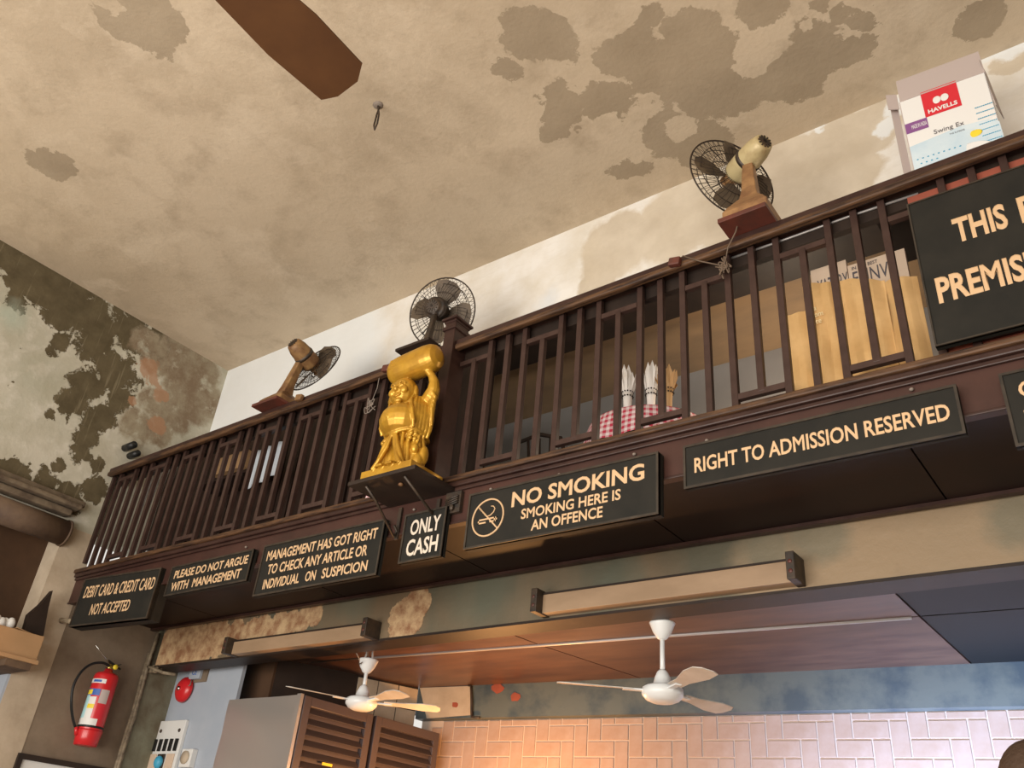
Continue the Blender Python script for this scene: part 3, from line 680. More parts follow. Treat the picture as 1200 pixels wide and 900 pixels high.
    for sx in (-1, 1):
        HE((sx*.030, -.048, -.012), (.021, .016, .018)); HE((sx*.062, .004, -.012), (.008, .014, .032)); HE((sx*.060, -.002, -.040), (.009, .010, .012))
        s.tube([hc+R0 @ Vector((sx*a, b, c)) for a, b, c in ((.012, -.060, .018), (.026, -.060, .026), (.042, -.048, .018))], .0038, 6)   # brow
        s.tube([hc+R0 @ Vector((sx*a, b, c)) for a, b, c in ((.012, -.058, .006), (.025, -.058, .011), (.038, -.050, .005))], .0028, 6)   # closed smiling eye
    HE((0, -.064, -.004), (.011, .012, .012)); 
    for sx in (-1, 1): HE((sx*.010, -.060, -.008), (.006, .006, .005), nu=8, nv=6)
    s.tube([hc+R0 @ Vector(p) for p in ((-.028, -.050, -.020), (-.018, -.060, -.032), (0, -.064, -.037), (.018, -.060, -.032), (.028, -.050, -.020))], [.003, .0045, .005, .0045, .003], 6)
    s.tube([hc+R0 @ Vector(p) for p in ((-.024, -.050, -.022), (0, -.060, -.024), (.024, -.050, -.022))], .0032, 6)
    HE((0, -.046, -.052), (.022, .016, .012))
    # necklace beads
    for k in range(24):
        a = PI*(k/23); E((-.01+.085*math.cos(a), -.085-.04*math.sin(a), .425-.085*math.sin(a)), (.0075, .0075, .0075), nu=8, nv=6)
    # the ingot / bar he holds overhead
    pr = [(.001, -.180), (.035, -.178), (.060, -.165), (.073, -.140), (.078, -.10), (.080, 0), (.080, .09), (.075, .135), (.062, .162), (.035, .176), (.001, .178)]
    s.lathe(pr, 28, Matrix.Translation((.005, -.045, .632)) @ Matrix.Rotation(PI/2-.06, 4, 'Y'))
    s.tube([(-.13, -.116, .66), (-.13, -.121, .61), (-.05, -.121, .61), (-.05, -.116, .66)], .0028, 6, closed=True)
    for k in range(3): s.tube([(-.112+k*.022, -.123, .625), (-.105+k*.022, -.120, .65), (-.098+k*.022, -.123, .628)], .0025, 6)
    me = s.mesh('gold_statue'); fixn(me)
    o = bpy.data.objects.new('gold_statue', me); C.objects.link(o)
    r = o.modifiers.new('r', 'REMESH'); r.mode = 'VOXEL'; r.voxel_size = .0032; r.use_smooth_shade = True
    k = o.modifiers.new('s', 'SMOOTH'); k.iterations = 2; k.factor = .5
    bpy.context.view_layer.update()
    me2 = bpy.data.meshes.new_from_object(o.evaluated_get(bpy.context.evaluated_depsgraph_get()))
    bpy.data.objects.remove(o); me2.name = 'gold_statue'; me2.materials.clear(); me2.materials.append(M['gold'])
    o = bpy.data.objects.new('gold_statue', me2); C.objects.link(o)
    for p in me2.polygons: p.use_smooth = True
    return o
st = statue(); st.location = (-2.975, 2.815, Z(zs+.022)); st.scale = (.97, .97, 1.09)
tag(st, 'gold laughing monk statue holding a bar over his head, on the black shelf', 'statue')

# ================================================================ TABLE FANS
def table_fan(label, disk, R_, adir, mlen, mrad, base_c, base_size, mats, plate=None, nkw=1., group='old table fans on the railing', nblade=4, phase=0.):
    """disk: centre of the cage; adir: unit vector from motor to cage"""
    t = thing('table_fan', label, 'fan', base_c, group)
    a = Vector(adir).normalized(); D = Vector(disk)
    q = a.to_track_quat('Z', 'Y').to_matrix().to_4x4(); F = Matrix.Translation(D) @ q
    # cage: rings and curved wires
    g = MB(); dep = R_*.34
    def P_(ang, s, side): # s 0..1 from hub to rim, bulge
        r = R_*s; z = dep*.5*(1-s**2.6)*side + (0 if s < 1 else 0)
        return F @ Vector((r*math.cos(ang), r*math.sin(ang), z))
    for side in (-1, 1):
        nw = 46
        for k in range(nw):
            an = 2*PI*k/nw; tw_ = .35*side
            g.tube([P_(an+tw_*(1-s_), s_, side) for s_ in (.22, .45, .66, .84, .95, 1.0)], .0015, 3, cap=False)
        for s_, rr in ((.24, .003), (.55, .0022), (.80, .0022)): g.tube([P_(2*PI*k/40, s_, side) for k in range(40)], rr, 4, closed=True)
    g.tube([F @ Vector((R_*math.cos(2*PI*k/48), R_*math.sin(2*PI*k/48), 0)) for k in range(48)], .0048, 6, closed=True)
    obj('guard', g, 'wire', t)
    obj('badge', MB().lathe([(.002, 0), (R_*.18, 0), (R_*.18, .006), (.002, .008)], 20, F @ Matrix.Translation((0, 0, dep*.46))), mats['hub'], t)
    # blades
    for k in range(nblade):
        an = phase+2*PI*k/nblade; b = MB(); top = []; bot = []
        outl = [(.16, -.05), (.35, -.24), (.60, -.40), (.82, -.40), (.92, -.18), (.90, .10), (.74, .28), (.50, .26), (.30, .12), (.16, .05)]
        Rm = Matrix.Rotation(an, 4, 'Z')
        vs = []
        for x, y in outl: vs.append(F @ Rm @ Vector((x*R_, y*R_, y*R_*.32)))
        for x, y in outl: vs.append(F @ Rm @ Vector((x*R_, y*R_, y*R_*.32+.003)))
        n_ = len(outl)
        b.add(vs, [tuple(range(n_))[::-1], tuple(range(n_, 2*n_))]+[(i, (i+1) % n_, n_+(i+1) % n_, n_+i) for i in range(n_)])
        obj('blade', b, mats['blade'], t)
    obj('hub', MB().lathe([(.004, -.03), (.035, -.03), (.04, .0), (.03, .03), (.004, .035)], 20, F), mats['hub'], t)
    # motor housing behind the cage
    z1 = -dep*.5+.01; z0 = z1-mlen; r = mrad
    prof = [(r*.35, z1+.005), (r*.92, z1), (r, z1-.02), (r*1.02, z1-mlen*.4), (r*.95, z0+mlen*.25), (r*.84, z0+.03), (r*.74, z0+.008), (r*.60, z0), (r*.30, z0-.002)]
    mo = obj('motor_housing', MB().lathe(prof[::-1], 28, F), mats['motor'], t)
    v = MB()
    for k in range(6):
        an = k*PI/6; v.box((-r*.55, -.004, z0-.006), (r*.55, .004, z0+.002), Matrix.Rotation(an, 3, 'Z'), (0, 0, z0))
    v.v = [F @ p for p in v.v]; obj('vent', v, mats['vent'], mo)
    v = MB().lathe([(r*1.04, -.012), (r*1.06, 0), (r*1.04, .012)], 24, F @ Matrix.Translation((0, 0, z1-mlen*.45))); obj('band', v, mats['vent'], mo)
    # neck
    mc = F @ Vector((0, 0, z1-mlen*.45)); bc = Vector(base_c); bs = base_size; top = Vector((bc.x, bc.y, bc.z+bs[2]))
    dn = (top-mc); k0 = mc+dn.normalized()*r*.75
    obj('tilt_joint', MB().ell(k0, (.026, .026, .026)), mats['vent'], t)
    nk = MB(); n_ = 4
    up = Vector((0, 0, 1)); wv = Vector((1, 0, 0)); dv = Vector((0, 1, 0)); vs = []
    for p, a_, b_ in ((p_, a__*nkw, b__*nkw) for p_, a__, b__ in ((top-Vector((0, 0, .02)), .050, .042), (top+(k0-top)*.25, .036, .030), (k0, .026, .022))):
        vs += [p-wv*a_-dv*b_, p+wv*a_-dv*b_, p+wv*a_+dv*b_, p-wv*a_+dv*b_]
    nk.add(vs, [(0,3,2,1), (8,9,10,11)]+[(i*4+j, i*4+(j+1) % 4, (i+1)*4+(j+1) % 4, (i+1)*4+j) for i in range(2) for j in range(4)])
    obj('neck', nk, mats['neck'], t, .005)
    # base: stepped and sloped
    b = MB(); x, y, z = bs
    def ring(w_, d_, zz): return [(bc.x-w_, bc.y-d_, bc.z+zz), (bc.x+w_, bc.y-d_, bc.z+zz), (bc.x+w_, bc.y+d_, bc.z+zz), (bc.x-w_, bc.y+d_, bc.z+zz)]
    lv = ((x/2, y/2, 0), (x/2, y/2, z*.35), (x/2*.80, y/2*.80, z*.62), (x/2*.72, y/2*.72, z*.70), (x/2*.45, y/2*.45, z))
    vs = [p for l_ in lv for p in ring(*l_)]
    b.add(vs, [(0,3,2,1), tuple(range(16, 20))]+[(i*4+j, i*4+(j+1) % 4, (i+1)*4+(j+1) % 4, (i+1)*4+j) for i in range(4) for j in range(4)])
    obj('base', b, mats['base'], t, .006)
    if plate:
        (x0, x1, y0, y1, th) = plate
        obj('base_plate', bxm((x0, y0, bc.z-th), (x1, y1, bc.z)), mats['plate'], t, .002)
    # cage struts
    st_ = MB()
    for k in range(4):
        an = PI/4+k*PI/2; st_.tube([F @ Vector((r*.9*math.cos(an), r*.9*math.sin(an), z1-.01)), F @ Vector((R_*.3*math.cos(an), R_*.3*math.sin(an), z1+.004)), P_(an, .8, -1)], .0028, 4)
    obj('guard_strut', st_, 'wire', t)
    return t, F
def fan_axis(c, img, cosv):
    """axis with the given image direction, tipped away from the viewer by cosv"""
    v = (Vector(c)-Vector((0, 0, H))).normalized()
    d = RT*img[0]-UP*img[1]; d = d-v*d.dot(v); d.normalize()
    return (v*cosv+d*math.sqrt(1-cosv*cosv))
def zrl(x): return Z(2.728+.0115*(x+1.0))
m1 = dict(motor='rust', blade='blade', hub='rust', neck='rust', base='rust', vent='ironpaint', plate='redwood')
m2 = dict(motor='ironpaint', blade='blade', hub='ironpaint', neck='ironpaint', base='ironpaint', vent='ironpaint', plate='dark')
m3 = dict(motor='cream', blade='blade', hub='brownenamel', neck='brownenamel', base='brownenamel', vent='ironpaint', plate='redwood')
d1 = atY(369, 431, 3.12)
table_fan('rusty tan fan at the left end, cage turned to the right', d1, .215, fan_axis(d1, (.66, .75), .37), .215, .068, Vector((-4.46, 3.0, zrl(-4.5)+.02)), (.24, .20, .10), m1, (-4.60, -4.34, 2.87, 3.12, .02), phase=.5)
d2 = atY(518, 366, 3.16)
table_fan('black metal fan standing above the gold statue', d2, .232, fan_axis(d2, (.75, .5), .84), .11, .072, Vector((-3.13, 2.98, zrl(-3.1)+.018)), (.15, .15, .06), m2, (-3.265, -3.00, 2.865, 3.10, .018), nkw=.55, phase=.4)
d3 = atY(858, 209, 3.12)
table_fan('cream headed fan on a brown stepped base at right', d3, .245, fan_axis(d3, (-.66, .75), .60), .25, .066, Vector((-1.085, 2.96, zrl(-1.1)+.025)), (.215, .20, .15), m3, (-1.205, -.975, 2.835, 3.06, .025), phase=.2)

# ================================================================ CEILING FANS
def blade_mesh(L0, L1, w0, w1, tip=.0, th=.004, tilt=-.16):
    out = [(L0, -w0/2), (L0+.1, -w0*.5), ((L0+L1)*.6, -w1*.5), (L1-.03, -w1*.46), (L1, -w1*.2), (L1, w1*.22), (L1-.02, w1*.46), ((L0+L1)*.6, w1*.5), (L0+.1, w0*.5), (L0, w0/2)]
    n = len(out); vs = [(x, y, y*tilt) for x, y in out]+[(x, y, y*tilt+th) for x, y in out]
    return MB().add(vs, [tuple(range(n))[::-1], tuple(range(n, 2*n))]+[(i, (i+1) % n, n+(i+1) % n, n+i) for i in range(n)])
def ceiling_fan(label, x, y, ztop, rod, angs, L1, mbody, mblade, canopy=.062, mot=.098, w0=.07, w1=.13, drop=0.):
    zc = ztop-drop
    t = thing('ceiling_fan', label, 'ceiling fan', (x, y, zc))
    T = Matrix.Translation((x, y, 0))
    obj('canopy', MB().lathe([(.014, zc-.105), (.026, zc-.098), (canopy*.72, zc-.065), (canopy*.92, zc-.03), (canopy, zc-.018), (canopy*.9, zc-.012), (.02, zc-.012)], 28, T), mbody, t)
    hk = MB()
    for s_ in (-1, 1): hk.tube([(x+s_*.03, y, zc-.015), (x+s_*.034, y, zc), (x+s_*.015, y, ztop+.002)], .007, 8)
    obj('hook', hk, mbody, t)
    zm = zc-rod
    obj('rod', MB().tube([(x, y, zc-.09), (x, y, zm+.02)], .0125, 16), mbody, t)
    obj('motor_housing', MB().lathe([(.01, zm-.092), (.055, zm-.090), (mot*.80, zm-.078), (mot*.97, zm-.058), (mot, zm-.050), (mot*.97, zm-.022), (mot*.80, zm-.012), (.048, zm-.002), (.040, zm+.03), (.028, zm+.058), (.014, zm+.072), (.010, zm+.072)], 32, T), mbody, t)
    pr = None
    for a in angs:
        b = obj('blade', blade_mesh(.15, L1, w0, w1), mblade, t); b.matrix_parent_inverse = parent_world(t).inverted()
        b.location = (x, y, zm-.035); b.rotation_euler = (0, 0, a)
        br = obj('blade_arm', MB().box((.07, -.016, -.006), (.20, .016, .002)), mbody, b); br.matrix_parent_inverse = Matrix()
    return t
# blade angles measured on the plane of the blades
ceiling_fan('white ceiling fan on a long rod, centre of the back room', -2.117, 3.973+.03, Z(ZL), .325, [math.radians(d) for d in (215, 320, 78)], .53, 'white', 'fanblade', drop=.105, canopy=.068, mot=.105)
ceiling_fan('white ceiling fan close under the ceiling beside the louvered cabinet', -4.39, 4.12, Z(ZL), .25, [math.radians(d) for d in (250, 345, 40)], .52, 'white', 'fanblade', drop=.105, canopy=.068, mot=.105)
ww = MB().tube([(-4.33, 3.94, Z(1.30)), (-4.35, 4.0, Z(1.27)), (-4.40, 4.05, Z(1.25)), (-4.36, 4.09, Z(1.30)), (-4.30, 4.0, Z(1.34)), (-4.22, 3.94, Z(1.36))], .004, 6)
tag(obj('loose_wire', ww, 'wirepale'), 'white loose wire looping beside the fan near the cabinet', 'wire')
# the big brown fan close overhead
tp_, rp_ = atZ(408, 104, ZC-2.185), atZ(300, 2, ZC-2.185); dn_ = (tp_-rp_).normalized(); NFA = math.atan2(dn_.y, dn_.x); NFX, NFY = tp_.x-dn_.x*.72, tp_.y-dn_.y*.72
ceiling_fan('brown ceiling fan blade sweeping in from the top edge, close to the viewer', NFX, NFY, Z(ZC), 2.15, [NFA, NFA+2*PI/3, NFA+4*PI/3], .72, 'fanbrown', 'fanbrown', w0=.13, w1=.175)
hp = atZ(443, 123, ZC)
hk = thing('ceiling_hook', 'small rusty hook and hanging wire loop in the bare ceiling', 'hook', hp)
obj('plug', MB().ell(hp, (.035, .03, .012), nu=10, nv=6), 'wirepale', hk)
obj('loop', MB().tube([hp+Vector(p) for p in ((0, 0, 0), (.015, 0, -.05), (.03, 0, -.10), (.035, 0, -.18), (.022, 0, -.225), (.008, 0, -.18), (.010, 0, -.08), (.02, 0, -.03))], .006, 6), 'ironpaint', hk)

# ================================================================ TUBE LIGHT BATTENS
def batten(label, x0, x1, z0, z1):
    t = thing('tube_light_batten', label, 'light fitting', ((x0+x1)/2, 3.74, Z(z0)), 'tube light battens on the beam')
    obj('body', bxm((x0, 3.69, Z(z0)), (x1, 3.76, Z(z1))), 'battenpaint', t, .003)
    obj('dark_rail', bxm((x0, 3.688, Z(z1)), (x1, 3.76, Z(z1+.010))), 'dark', t)  # thin dark strip along the top of the batten
    for x in (x0, x1):
        c = obj('lamp_holder', bxm((x-.02, 3.63, Z(z0-.006)), (x+.02, 3.76, Z(z1+.022))), 'ironpaint', t, .004)
        h = MB()
        for k in range(2): h.ell((x, 3.629, Z(z0+.03+.045*k)), (.010, .003, .010), nu=8, nv=6)
        obj('socket', h, 'redwood', c)
M['battenpaint'] = mat('tan_batten_paint', (.37, .25, .155), .45, col2=(.30, .20, .12), scale=2.5, stretch=(1, 1, 3))
batten('left tan tube light batten with dark holders, on the peeling end of the beam', -5.34, -3.96, 1.300, 1.385)
batten('right batten with dark holders above the white fan on the long rod', -2.685, -1.285, 1.315, 1.415)

# ================================================================ FIRE EXTINGUISHER (hung on the left wall)
ex = thing('fire_extinguisher', 'red fire extinguisher with printed labels and black hose on the grimy wall', 'fire extinguisher', (XL+.10, 3.40, Z(.72)))
X0 = XL+.105; Y0 = 3.41; zb_ = Z(.70); Hh = .48; R0_ = .086
T = Matrix.Translation((X0, Y0, zb_))
obj('cylinder', MB().lathe([(.05, 0), (.070, .004), (R0_*.96, .05), (R0_, .06), (R0_, .435), (R0_*.96, .452), (R0_*.82, .466), (.034, .478), (.026, .50)], 36, T), 'red', ex)
obj('foot_ring', MB().lathe([(.060, -.03), (.078, -.028), (.083, .02), (.090, .065), (.088, .075), (.080, .075)], 28, T), 'red', ex)
def wrap(a0, a1, z0, z1, m, nm='label', rr=.0012):
    # angles measured from +X (away from the wall) toward -Y
    f = lambda u, v_: Vector((X0+(R0_+rr)*math.cos(-(a0+(a1-a0)*u)), Y0+(R0_+rr)*math.sin(-(a0+(a1-a0)*u)), zb_+z0+(z1-z0)*v_))
    return obj(nm, MB().grid(f, 8, 1), m, ex)
wrap(1.9, .15, .10, .145, 'labelwhite'); wrap(1.9, 1.35, .145, .30, 'paleblue'); wrap(1.35, .75, .145, .21, 'labelwhite'); wrap(1.35, .75, .21, .24, 'yellow')
wrap(1.35, .75, .24, .29, 'labelwhite'); wrap(1.9, .60, .30, .345, 'blue'); wrap(1.9, .40, .385, .415, 'labelwhite'); wrap(.55, -.15, .25, .345, 'boxgrey'); wrap(.42, -.15, .145, .25, 'redprint')
wrap(1.85, 1.25, .305, .338, 'yellow', rr=.002)
wrap(1.5, .75, .392, .408, 'blue', rr=.002)
vz = zb_+.50
v = MB().tube([(X0, Y0, vz-.01), (X0, Y0, vz+.035)], .018, 12); obj('valve', v, 'brass', ex)
obj('handle', MB().box((X0-.008, Y0-.03, vz+.035), (X0+.008, Y0+.09, vz+.043), Matrix.Rotation(-.35, 3, 'X')).box((X0-.008, Y0-.03, vz+.025), (X0+.008, Y0+.085, vz+.031), Matrix.Rotation(.45, 3, 'X')), 'rubber', ex)
obj('pin', MB().tube([(X0, Y0+.01, vz+.03), (X0+.02, Y0-.10, vz+.085), (X0+.03, Y0-.17, vz+.13)], .0035, 6), 'chrome', ex)
obj('gauge', MB().lathe([(.002, 0), (.018, 0), (.018, .012), (.002, .014)], 16, Matrix.Translation((X0+.02, Y0+.03, vz+.02)) @ Matrix.Rotation(PI/2, 4, 'Y')), 'yellow', ex)
hs = [(X0+.01, Y0-.01, vz+.02), (X0+.01, Y0-.07, vz+.03), (X0+.01, Y0-.15, vz+.0), (X0+.01, Y0-.205, vz-.07), (X0+.01, Y0-.225, vz-.17), (X0+.01, Y0-.20, vz-.28), (X0, Y0-.15, vz-.37), (X0, Y0-.105, vz-.43)]
cp_ = []
for i in range(len(hs)-1):
    p0, p1, p2, p3 = [Vector(hs[max(0, min(len(hs)-1, i+k))]) for k in (-1, 0, 1, 2)]
    for s_ in range(5):
        t_ = s_/5; cp_.append(.5*((2*p1)+(-p0+p2)*t_+(2*p0-5*p1+4*p2-p3)*t_*t_+(-p0+3*p1-3*p2+p3)*t_**3))
obj('hose', MB().tube(cp_, .0095, 10), 'rubber', ex)
obj('nozzle', MB().tube([(X0, Y0-.105, vz-.42), (X0, Y0-.085, vz-.47)], [.012, .016], 10), 'red', ex)
obj('strap', MB().lathe([(R0_+.001, .085), (R0_+.004, .088), (R0_+.004, .098), (R0_+.001, .10)], 32, T), 'rubber', ex)
obj('wall_bracket', bxm((XL-.004, Y0-.02, zb_+.30), (X0-R0_+.006, Y0+.02, zb_+.42)), 'ironpaint', ex)

# framed notice below, corner pipes, bell, switches
pf = thing('picture_frame', 'dark framed notice low on the grimy wall under the extinguisher', 'picture frame', (XL+.02, 3.35, Z(.1)))
obj('frame', MB().box((XL-.003, 3.02, Z(.53)), (XL+.025, 3.70, Z(.565))).box((XL-.003, 3.02, Z(.05)), (XL+.025, 3.055, Z(.53))).box((XL-.003, 3.665, Z(.05)), (XL+.025, 3.70, Z(.53))).box((XL-.003, 3.02, Z(.015)), (XL+.025, 3.70, Z(.05))), 'dark', pf)
obj('notice', bxm((XL-.003, 3.055, Z(.05)), (XL+.008, 3.665, Z(.53))), 'labelwhite', pf)
pipes = ((.02, 3.765, 1.56, 0), (.045, 3.745, 1.56, 0), (.03, 3.735, 1.40, 0))
for i, (dx, y, z1, z0) in enumerate(pipes):
    pts = [(XL+dx+.004*math.sin(k*1.7+i), y+.006*math.cos(k*2.1+i), Z(z1)-k*(z1+H)/14) for k in range(15)]
    o = obj('conduit_pipe', MB().tube(pts, .014, 8), 'conduit'); tag(o, ('thin dusty corner pipe furthest back, right of the fire extinguisher', 'thin dusty corner pipe, middle of the three right of the extinguisher', 'thin dusty corner pipe with the lowest top, nearest the extinguisher')[i], 'pipe', 'corner conduit pipes')
jb = MB().box((XL+.02, 3.76, Z(1.26)), (XL+.16, 3.80, Z(1.31))); jb.ell((XL+.16, 3.75, Z(1.27)), (.03, .02, .025)); jb.tube([(XL+.05, 3.74, Z(1.30)), (XL+.18, 3.72, Z(1.27)), (XL+.28, 3.74, Z(1.24)), (XL+.36, 3.80, Z(1.235))], .012, 8)
tag(obj('pipe_clamp', jb, 'conduit'), 'lumpy clamp joining the corner pipes below the beam end', 'clamp')
cs = MB().tube([(XL-.004, 3.0, Z(1.455)), (XL+.03, 2.98, Z(1.455)), (XL+.30, 2.96, Z(1.41))], .018, 10)
tag(obj('bracket_arm', cs, 'conduit'), 'round pale arm from the left wall to behind the card sign', 'bracket')
yb = 4.03
bl = thing('fire_bell', 'round red alarm bell on the pale blue board', 'bell', tuple(atY(219, 809, yb)))
cb = atY(219, 809, yb); FB = Matrix.Translation((cb.x, yb, cb.z)) @ Matrix.Rotation(PI/2, 4, 'X')
obj('gong', MB().lathe([(.092, .012), (.097, .020), (.091, .040), (.070, .058), (.034, .068), (.004, .070)], 32, FB), 'red', bl)
obj('boss', MB().lathe([(.016, .070), (.016, .082), (.003, .086)], 16, FB), 'chrome', bl)
obj('back_box', MB().lathe([(.05, 0), (.05, .02), (.03, .022)], 24, FB), 'ironpaint', bl)
p = atY(233, 790, yb)
bp_ = thing('junction_plate', 'small blue plate with terminal symbol above the alarm bell', 'switch plate', tuple(p))
obj('plate', bxm((p.x-.09, yb-.012, p.z-.065), (p.x+.13, yb, p.z+.08)), 'grime', bp_)
obj('cover', bxm((p.x-.065, yb-.04, p.z-.045), (p.x+.07, yb-.012, p.z+.06)), 'bluepanel', bp_, .004)
lettering('CE', Vector((p.x-.03, yb-.0405, p.z-.015)), (1, 0, 0), (0, 0, 1), .06, .04, 'blue', bp_, .01, .001)
bw = MB().tube([(p.x-.03, yb-.03, p.z-.045), (p.x, yb-.05, p.z-.09), (p.x-.05, yb-.04, p.z-.11)], .004, 6); obj('wire', bw, 'wirepale', bp_)
A, B = atY(190, 846, yb), atY(221, 850, yb)
sb = thing('switchboard', 'white switchboard panel with a row of rocker switches and sockets', 'switchboard', (A.x+.15, yb, A.z-.35))
obj('panel', bxm((A.x-.01, yb-.03, A.z-.42), (B.x, yb, A.z)), 'labelwhite', sb, .005)
for k in range(5): obj('rocker', bxm((A.x+.03+k*.068, yb-.042, A.z-.22), (A.x+.062+k*.068, yb-.03, A.z-.135)), 'rubber', sb)
for k in range(3): obj('socket_plate', bxm((A.x+.01+k*.115, yb-.04, A.z-.34), (A.x+.105+k*.115, yb-.03, A.z-.24)), ('news', 'ironpaint', 'news')[k], sb, .003)
obj('plug', MB().ell((A.x+.185, yb-.055, A.z-.30), (.04, .03, .045)), 'cyan', sb)
for k in range(2): obj('screw', MB().ell((A.x+.07+k*.24, yb-.032, A.z-.075), (.014, .010, .014), nu=10, nv=6), 'ironpaint', sb)
q = atY(224, 889, yb)
sk = thing('wall_socket', 'single white round socket right of the switchboard', 'socket', tuple(q))
obj('box', bxm((q.x-.065, yb-.05, q.z-.065), (q.x+.065, yb, q.z+.06)), 'labelwhite', sk, .006)
obj('face', MB().lathe([(.002, 0), (.045, 0), (.045, .012), (.002, .014)], 20, Matrix.Translation((q.x, yb-.05, q.z)) @ Matrix.Rotation(PI/2, 4, 'X')), 'jamb', sk)

# ================================================================ CABINET
cbn = thing('louvered_cabinet', 'tall steel-sided cabinet with two dark louvered doors below the left fan', 'cabinet', (-5.16, 4.0, 0))
obj('body', MB().box((-5.545, 3.94, .02), (-4.785, 4.20, Z(1.045))), 'greymetal', cbn)
obj('body_back', bxm((-5.0, 4.20, .02), (-4.785, 5.34, Z(1.045))), 'greymetal', cbn)
def sheet(u, v_):
    x = -5.545+.77*u; z = .02+(Z(1.05)-.02)*v_
    return Vector((x, 3.925-.006*math.sin(u*5+v_*26)*math.sin(u*PI)-.003*math.sin(v_*47+u*3), z))
obj('steel_side', MB().grid(sheet, 30, 90), 'steel', cbn)['label'] = 'wavy steel side sheet'
obj('edge_strip', bxm((-4.80, 3.915, .02), (-4.760, 3.94, Z(1.055))), 'steel', cbn)
obj('toe_board', bxm((-5.5, 3.96, 0), (-4.80, 4.18, .03)), 'dark', cbn)
for (ya, yb_) in ((3.95, 4.60), (4.635, 5.335)):
    d = MB(); x0, x1 = -4.785, -4.755; z0, z1 = .05, Z(1.05); fr = .062
    d.box((x0, ya, z0), (x1, ya+fr, z1)); d.box((x0, yb_-fr, z0), (x1, yb_, z1)); d.box((x0, ya+fr, z1-fr), (x1, yb_-fr, z1)); d.box((x0, ya+fr, z0), (x1, yb_-fr, z0+fr))
    do = obj('door', d, 'greymetal', cbn, .003)
    first = None; k = 0; z = z1-fr-.02
    while z > z0+fr:
        if first is None:
            first = obj('louver', MB().box((-.004, 0, -.034), (.004, yb_-ya-2*fr, .034), Matrix.Rotation(-.7, 3, 'Y')), 'slat', do); o = first
        else: o = first.copy(); C.objects.link(o)
        o.location = (x0+.010, ya+fr, z); o.matrix_parent_inverse = Matrix(); z -= .066
obj('sticker', bxm((-4.7545, 4.20, Z(.655)), (-4.752, 4.29, Z(.672))), 'yellow', cbn)

# ================================================================ THINGS IN THE RECESS (left)
sf = thing('recess_shelf', 'pale wooden shelf board sticking out of the left wall recess', 'shelf', (XL, 2.5, Z(1.04)))
obj('board', bxm((XL-.2, 1.6, Z(1.075)), (-6.16, 2.80, Z(1.10))), 'card', sf)
obj('support', bxm((XL-.2, 2.60, Z(1.03)), (-6.18, 2.77, Z(1.075))), 'stone', sf)
bx = thing('cardboard_box', 'plain brown cardboard box on the recess shelf at the left edge', 'box', (-6.37, 2.3, Z(1.10)))
obj('carton', bxm((-6.56, 1.75, Z(1.1005)), (-6.18, 2.79, Z(1.262))), 'card', bx, .004)
obj('flap', MB().box((-6.56, 2.60, Z(1.262)), (-6.20, 2.79, Z(1.267)), Matrix.Rotation(-.12, 3, 'X')), 'card', bx)
pw = MB()
for k in range(5): pw.ell((-6.32+random.uniform(-.03, .03), 2.47+.03*k, Z(1.30)+random.uniform(-.01, .01)), (.035, .03, .045), nu=8, nv=6)
tag(obj('crumpled_paper', pw, 'labelwhite'), 'crumpled white paper on the cardboard box', 'paper')
dk = MB().prism([atX(x, y, -6.33) for x, y in ((62, 692), (57, 712), (51, 745), (29, 739), (34, 720), (48, 708))], (-.05, 0, 0))
tag(obj('dark_bracket', dk, 'dark'), 'dark curved wooden bracket rising behind the cardboard box', 'bracket')

# ================================================================ LOFT CONTENTS
fx = lambda x, y, Y=3.16: atY(x, y, Y)
# carton with printed front on the rail
cz = Z(2.735); q0 = Vector((-.408, 3.17, cz)); cw = .360; chh = .635; dd = .26; ra = math.radians(4)
U = Vector((math.cos(ra), math.sin(ra), 0)); V = Vector((-math.sin(ra), math.cos(ra), 0)); Wz = Vector((0, 0, 1))
cb_ = thing('fan_carton', 'open white and pale blue printed appliance carton standing behind the railing at top right', 'box', q0+U*cw/2+V*dd/2)
struct('ledge', bxm((-.60, 3.12, Z(2.70)), (.8, 3.50, Z(2.734))), 'dark', parent=wb)
def panel(name, o_, a, b, th, m, parent=cb_, label=None):
    n_ = Vector(a).cross(Vector(b)).normalized()
    x = obj(name, MB().prism([o_, o_+a, o_+a+b, o_+b], -n_*th), m, parent)
    if label: x['label'] = label
    return x
fp = panel('front_panel', q0, U*cw, Wz*chh, .004, 'boxwhite')
panel('side_panel', q0, V*dd, Wz*chh, .004, 'boxgrey'); panel('side_panel', q0+U*cw, V*dd, Wz*chh, .004, 'boxgrey'); panel('back_panel', q0+V*dd, U*cw, Wz*chh, .004, 'boxgrey')
panel('flap', q0+Wz*chh-V*.003, U*cw+V*0, (Wz*.175+V*.03), .004, 'boxgrey', label='grey inner face of the raised front flap')
panel('flap', q0+Wz*chh*.93-U*.008, -U*.045-V*.02, Wz*.10, .003, 'boxgrey'); panel('flap', q0+U*(cw+.006)+Wz*chh*.66, V*.10+U*.02, Wz*.31-U*.015, .003, 'boxgrey')
panel('flap', q0-U*.045+V*.01, V*.02+U*.030, Wz*(chh+.04), .003, 'boxgrey')
n_ = U.cross(Wz)
def pr(a, b, c, d, m, nm='print', k=.001): return obj(nm, MB().prism([q0+n_*k+U*(cw*a)+Wz*(chh*c), q0+n_*k+U*(cw*b)+Wz*(chh*c), q0+n_*k+U*(cw*b)+Wz*(chh*d), q0+n_*k+U*(cw*a)+Wz*(chh*d)], n_*.0006), m, fp)
bp2 = obj('print', MB().prism([q0+n_*.001+U*(cw*a)+Wz*(chh*c) for a, c in ((.0, 0), (1, 0), (1, .50), (.9, .55), (.6, .57), (.0, .53))], n_*.0006), 'boxblue', fp)
